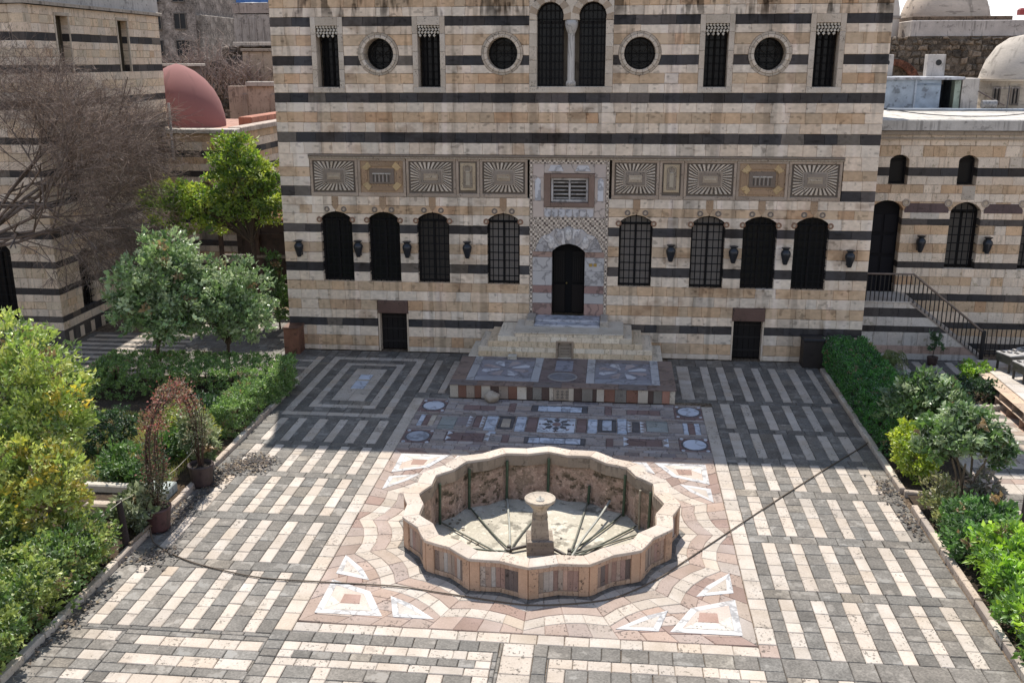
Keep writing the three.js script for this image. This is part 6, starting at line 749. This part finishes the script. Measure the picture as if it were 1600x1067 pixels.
// hedge bed
{
  const bush = (name, label, blobs, n, leaf, mat, cols, seed, o = {}) => { const t = thing(name, label, o.cat ?? 'shrub'); const l = []; for (let i = 0; i < 7; i++) { const b = blobs[i % blobs.length], a = i * 2.4; l.push([[[b[0] + .05 * Math.cos(a), 0, b[2] + .05 * Math.sin(a)], [b[0] + b[3] * .3 * Math.cos(a), Math.max(.1, b[1] * .6), b[2] + b[5] * .3 * Math.sin(a)], [b[0] + b[3] * .6 * Math.cos(a), b[1] + b[4] * .4, b[2] + b[5] * .6 * Math.sin(a)]], .02, .006]); } limbs(t, 'stem', l, o.bark ?? [.14, .1, .07]); foliage(t, 'foliage', blobs, n, leaf, mat, cols, seed, o); return t; };
  const hd = thing('trimmed_hedge', 'trimmed dark green hedge in the shade beside the palace', 'hedge'); foliage(hd, 'foliage', [[8.62, .47, 1.6, .62, .46, 1.3, 1], [8.6, .47, 4.1, .62, .46, 1.3, 1], [8.52, .47, 6.6, .54, .45, 1.2, .9]], 52000, leafGeo(.034, .055, .25, .2, true), LM.soft, [[.045, .19, .015], [.07, .25, .02], [.03, .13, .012]], 41, { box: true, clump: .06, per: 18, up: .4 }); { const l = []; for (let i = 0; i < 14; i++) l.push([[[8.6 + rnd(-.2, .2), 0, .7 + i * .5], [8.6 + rnd(-.3, .3), .35, .7 + i * .5], [8.6 + rnd(-.4, .4), .7, .7 + i * .5]], .02, .008]); limbs(hd, 'stem', l, [.08, .06, .04]); }
  bush('golden_bush', 'yellow green upright bush at the end of the dark hedge', [[8.25, .75, 8.75, .36, .62, .55], [8.35, .55, 9.2, .34, .5, .4]], 5200, LF.small, LM.thin, [[.6, .68, .05], [.46, .58, .04], [.28, .4, .035]], 42, { clump: .09 });
  bush('grey_shrub', 'broad grey green shrub behind the golden bush', [[8.95, 1.45, 7.4, .78, .6, .75], [9.35, 1.2, 7.3, .62, .55, .6], [8.5, 1.15, 7.3, .5, .55, .5]], 8600, LF.oval, LM.silver, G.silver.concat(G.bush, [[.1, .16, .06]]), 43, { clump: .12, rough: .3, bark: [.3, .25, .2] });
  tree('multi_stem_tree', 'grey green multi stemmed small tree in the hedge bed', null, [8.95, 10.45, 1.15, .035], [[8.6, 1.6, 10.2, .62, .36, .6], [9.25, 1.55, 10.1, .58, .36, .55], [8.9, 1.85, 10.1, .5, .3, .5], [9.6, 1.25, 10.2, .3, .32, .35], [8.25, 1.3, 10.3, .3, .3, .35]], 7000, LF.oval, LM.silver, G.silver.concat(G.bush, [[.1, .16, .06]]), 44, { multi: 6, spread: 1, clump: .12, rough: .35, bark: [.36, .28, .2] });
  bush('blossom_shrub', 'pale pinkish leaved shrub under the multi stemmed tree', [[9.3, .55, 10.6, .34, .36, .32]], 900, LF.oval, LM.soft, [[.5, .42, .38], [.36, .32, .24], [.24, .24, .14]], 45, { clump: .1, per: 14 });
  bush('bronze_shrub', 'loose olive green shrub by the kerb before the multi stemmed tree', [[8.3, .42, 10.95, .3, .5, .4], [8.25, .3, 11.5, .28, .36, .4]], 1700, LF.small, LM.thin, [[.3, .31, .1], [.22, .26, .08], [.38, .36, .14]], 46, { clump: .1 });
  bush('green_shrub', 'mid green leafy shrub just before the lime bushes', [[8.45, .45, 12.1, .46, .44, .55], [8.3, .4, 12.9, .4, .42, .5], [9.15, .4, 11.8, .4, .4, .5]], 6500, LF.mid, LM.soft, [[.1, .22, .04], [.14, .3, .05], [.07, .15, .03]], 47, { clump: .11 });
  bush('lime_bush', 'brightest lime green bush, first after the green shrub', [[8.6, .68, 13.7, .58, .5, .6], [8.5, .55, 14.5, .5, .45, .5]], 5200, LF.mid, LM.thin, G.lime, 48, { clump: .11 });
  bush('lime_bush', 'lime green bush nearest the picture edge by the kerb', [[8.4, .48, 15.4, .5, .45, .6], [8.42, .5, 16.4, .52, .48, .65], [9.1, .5, 15.8, .5, .45, .6]], 5600, LF.mid, LM.thin, G.lime.concat(G.bush), 49, { clump: .11 });
  bush('corner_lime_bush', 'small lime green bush beside the raised terrace', [[12.0, .4, 1.9, .42, .36, .42]], 1600, LF.small, LM.thin, G.lime, 50, { clump: .09 }); bush('terrace_hedge', 'dark green low hedge under the terrace edge', [[11.6, .3, 3.2, .7, .3, .45], [10.9, .3, 2.9, .5, .28, .45]], 3200, LF.small, LM.soft, G.dark, 51, { clump: .09, cat: 'hedge' });
  // cycad in a square planter
  const pl = thing('square_planter', 'pale square stone planter behind the trimmed hedge', 'planter', [9.45, 0, 2.6]); pl.rotation.y = .65; mesh('box', new Bag().box(-.32, .32, 0, .36, -.32, .32, .03, [.5, .5, .54]).box(-.35, .35, .36, .42, -.35, .35, .02, [.54, .54, .57]).geo(), M.plaster, pl); mesh('soil', new Bag().box(-.29, .29, .41, .43, -.29, .29, .005, [.07, .05, .035]).geo(), M.soil, pl);
  const cy = thing('cycad_plant', 'drooping olive green cycad growing in the square planter', 'plant', [9.45, .42, 2.6]); const sg = new Bag().add(bar([0, 0, 0], [0, .25, 0], .09, 9, .07), [.1, .07, .05]); mesh('stem', sg.geo(), M.bark, cy); const q = rng(61);
  for (let k = 0; k < 40; k++) { const a = k * 2.4, R = .28 + q() * .2, h = .4 + q() * .28, b = new Bag(), P = (t) => [R * t * Math.cos(a), .22 + h * Math.sin(t * 2.5) * .9 - t * t * .18, R * t * Math.sin(a)]; for (let i = 0; i < 8; i++) { const p = P(i / 8), p2 = P((i + 1) / 8); b.add(bar(p, p2, .006, 4), [.12, .13, .04]); for (const s of [-1, 1]) { const e = [p2[0] - s * Math.sin(a) * .1, p2[1] - .035, p2[2] + s * Math.cos(a) * .1]; b.add(bar(p2, e, .01, 3, .002), jit([.1, .14, .035], .3, .1)); } } mesh('frond', b.geo(), LMv(), cy); }
  function LMv() { return M.frond ??= std({ vertexColors: true, roughness: .6, side: THREE.DoubleSide }); }
  const pt = thing('potted_sapling', 'thin dark sapling in a small pot beside the side stair', 'plant', [11.45, 0, -.1]); mesh('pot', new Bag().add(lathe([[0, 0], [.13, 0], [.17, .26], [.15, .27], [0, .24]], 18), [.1, .06, .05]).geo(), M.plaster, pt); limbs(pt, 'stem', [[[[0, .22, 0], [.02, .55, 0], [.05, .9, .02]], .012, .005]], [.05, .04, .03]); foliage(pt, 'foliage', [[.05, .75, 0, .2, .3, .2]], 170, LF.oval, LM.soft, G.dark, 62, { clump: .06, per: 7 });
  const lp = thing('metal_post', 'slim dark mauve metal post at the picture edge', 'post', [9.42, 0, 12.3]); mesh('pole', new Bag().add(bar([0, 0, 0], [0, 2.2, 0], .075, 12), [.1, .06, .075]).geo(), M.paint, lp); mesh('base', new Bag().add(new THREE.CylinderGeometry(.14, .16, .1, 16).translate(0, .05, 0), [.1, .06, .075]).geo(), M.paint, lp);
}
// hose over the pavement
{
  const pts = [[-7.75, .2, 13.35], [-7.5, .025, 13.7], [-6.46, .02, 14.33], [-5.04, .02, 14.75], [-3.82, .02, 14.8], [-2.39, .02, 14.82], [-1.43, .02, 14.98], [.1, .02, 15.22], [1.45, .02, 14.9], [2.35, .02, 14.1], [2.95, .02, 13.3], [4.84, .02, 10.75], [6.4, .02, 8.7], [7.75, .03, 7.0], [8.1, .16, 6.6]];
  tag(mesh('garden_hose', new Bag().add(new THREE.TubeGeometry(new THREE.CatmullRomCurve3(pts.map((p) => V(...p)), false, 'catmullrom', .4), 160, .013, 8), [.15, .11, .075]).geo(), M.paint), 'long thin brown hose lying across the pavement round the fountain', 'hose');
}
renderer.render(scene, camera);
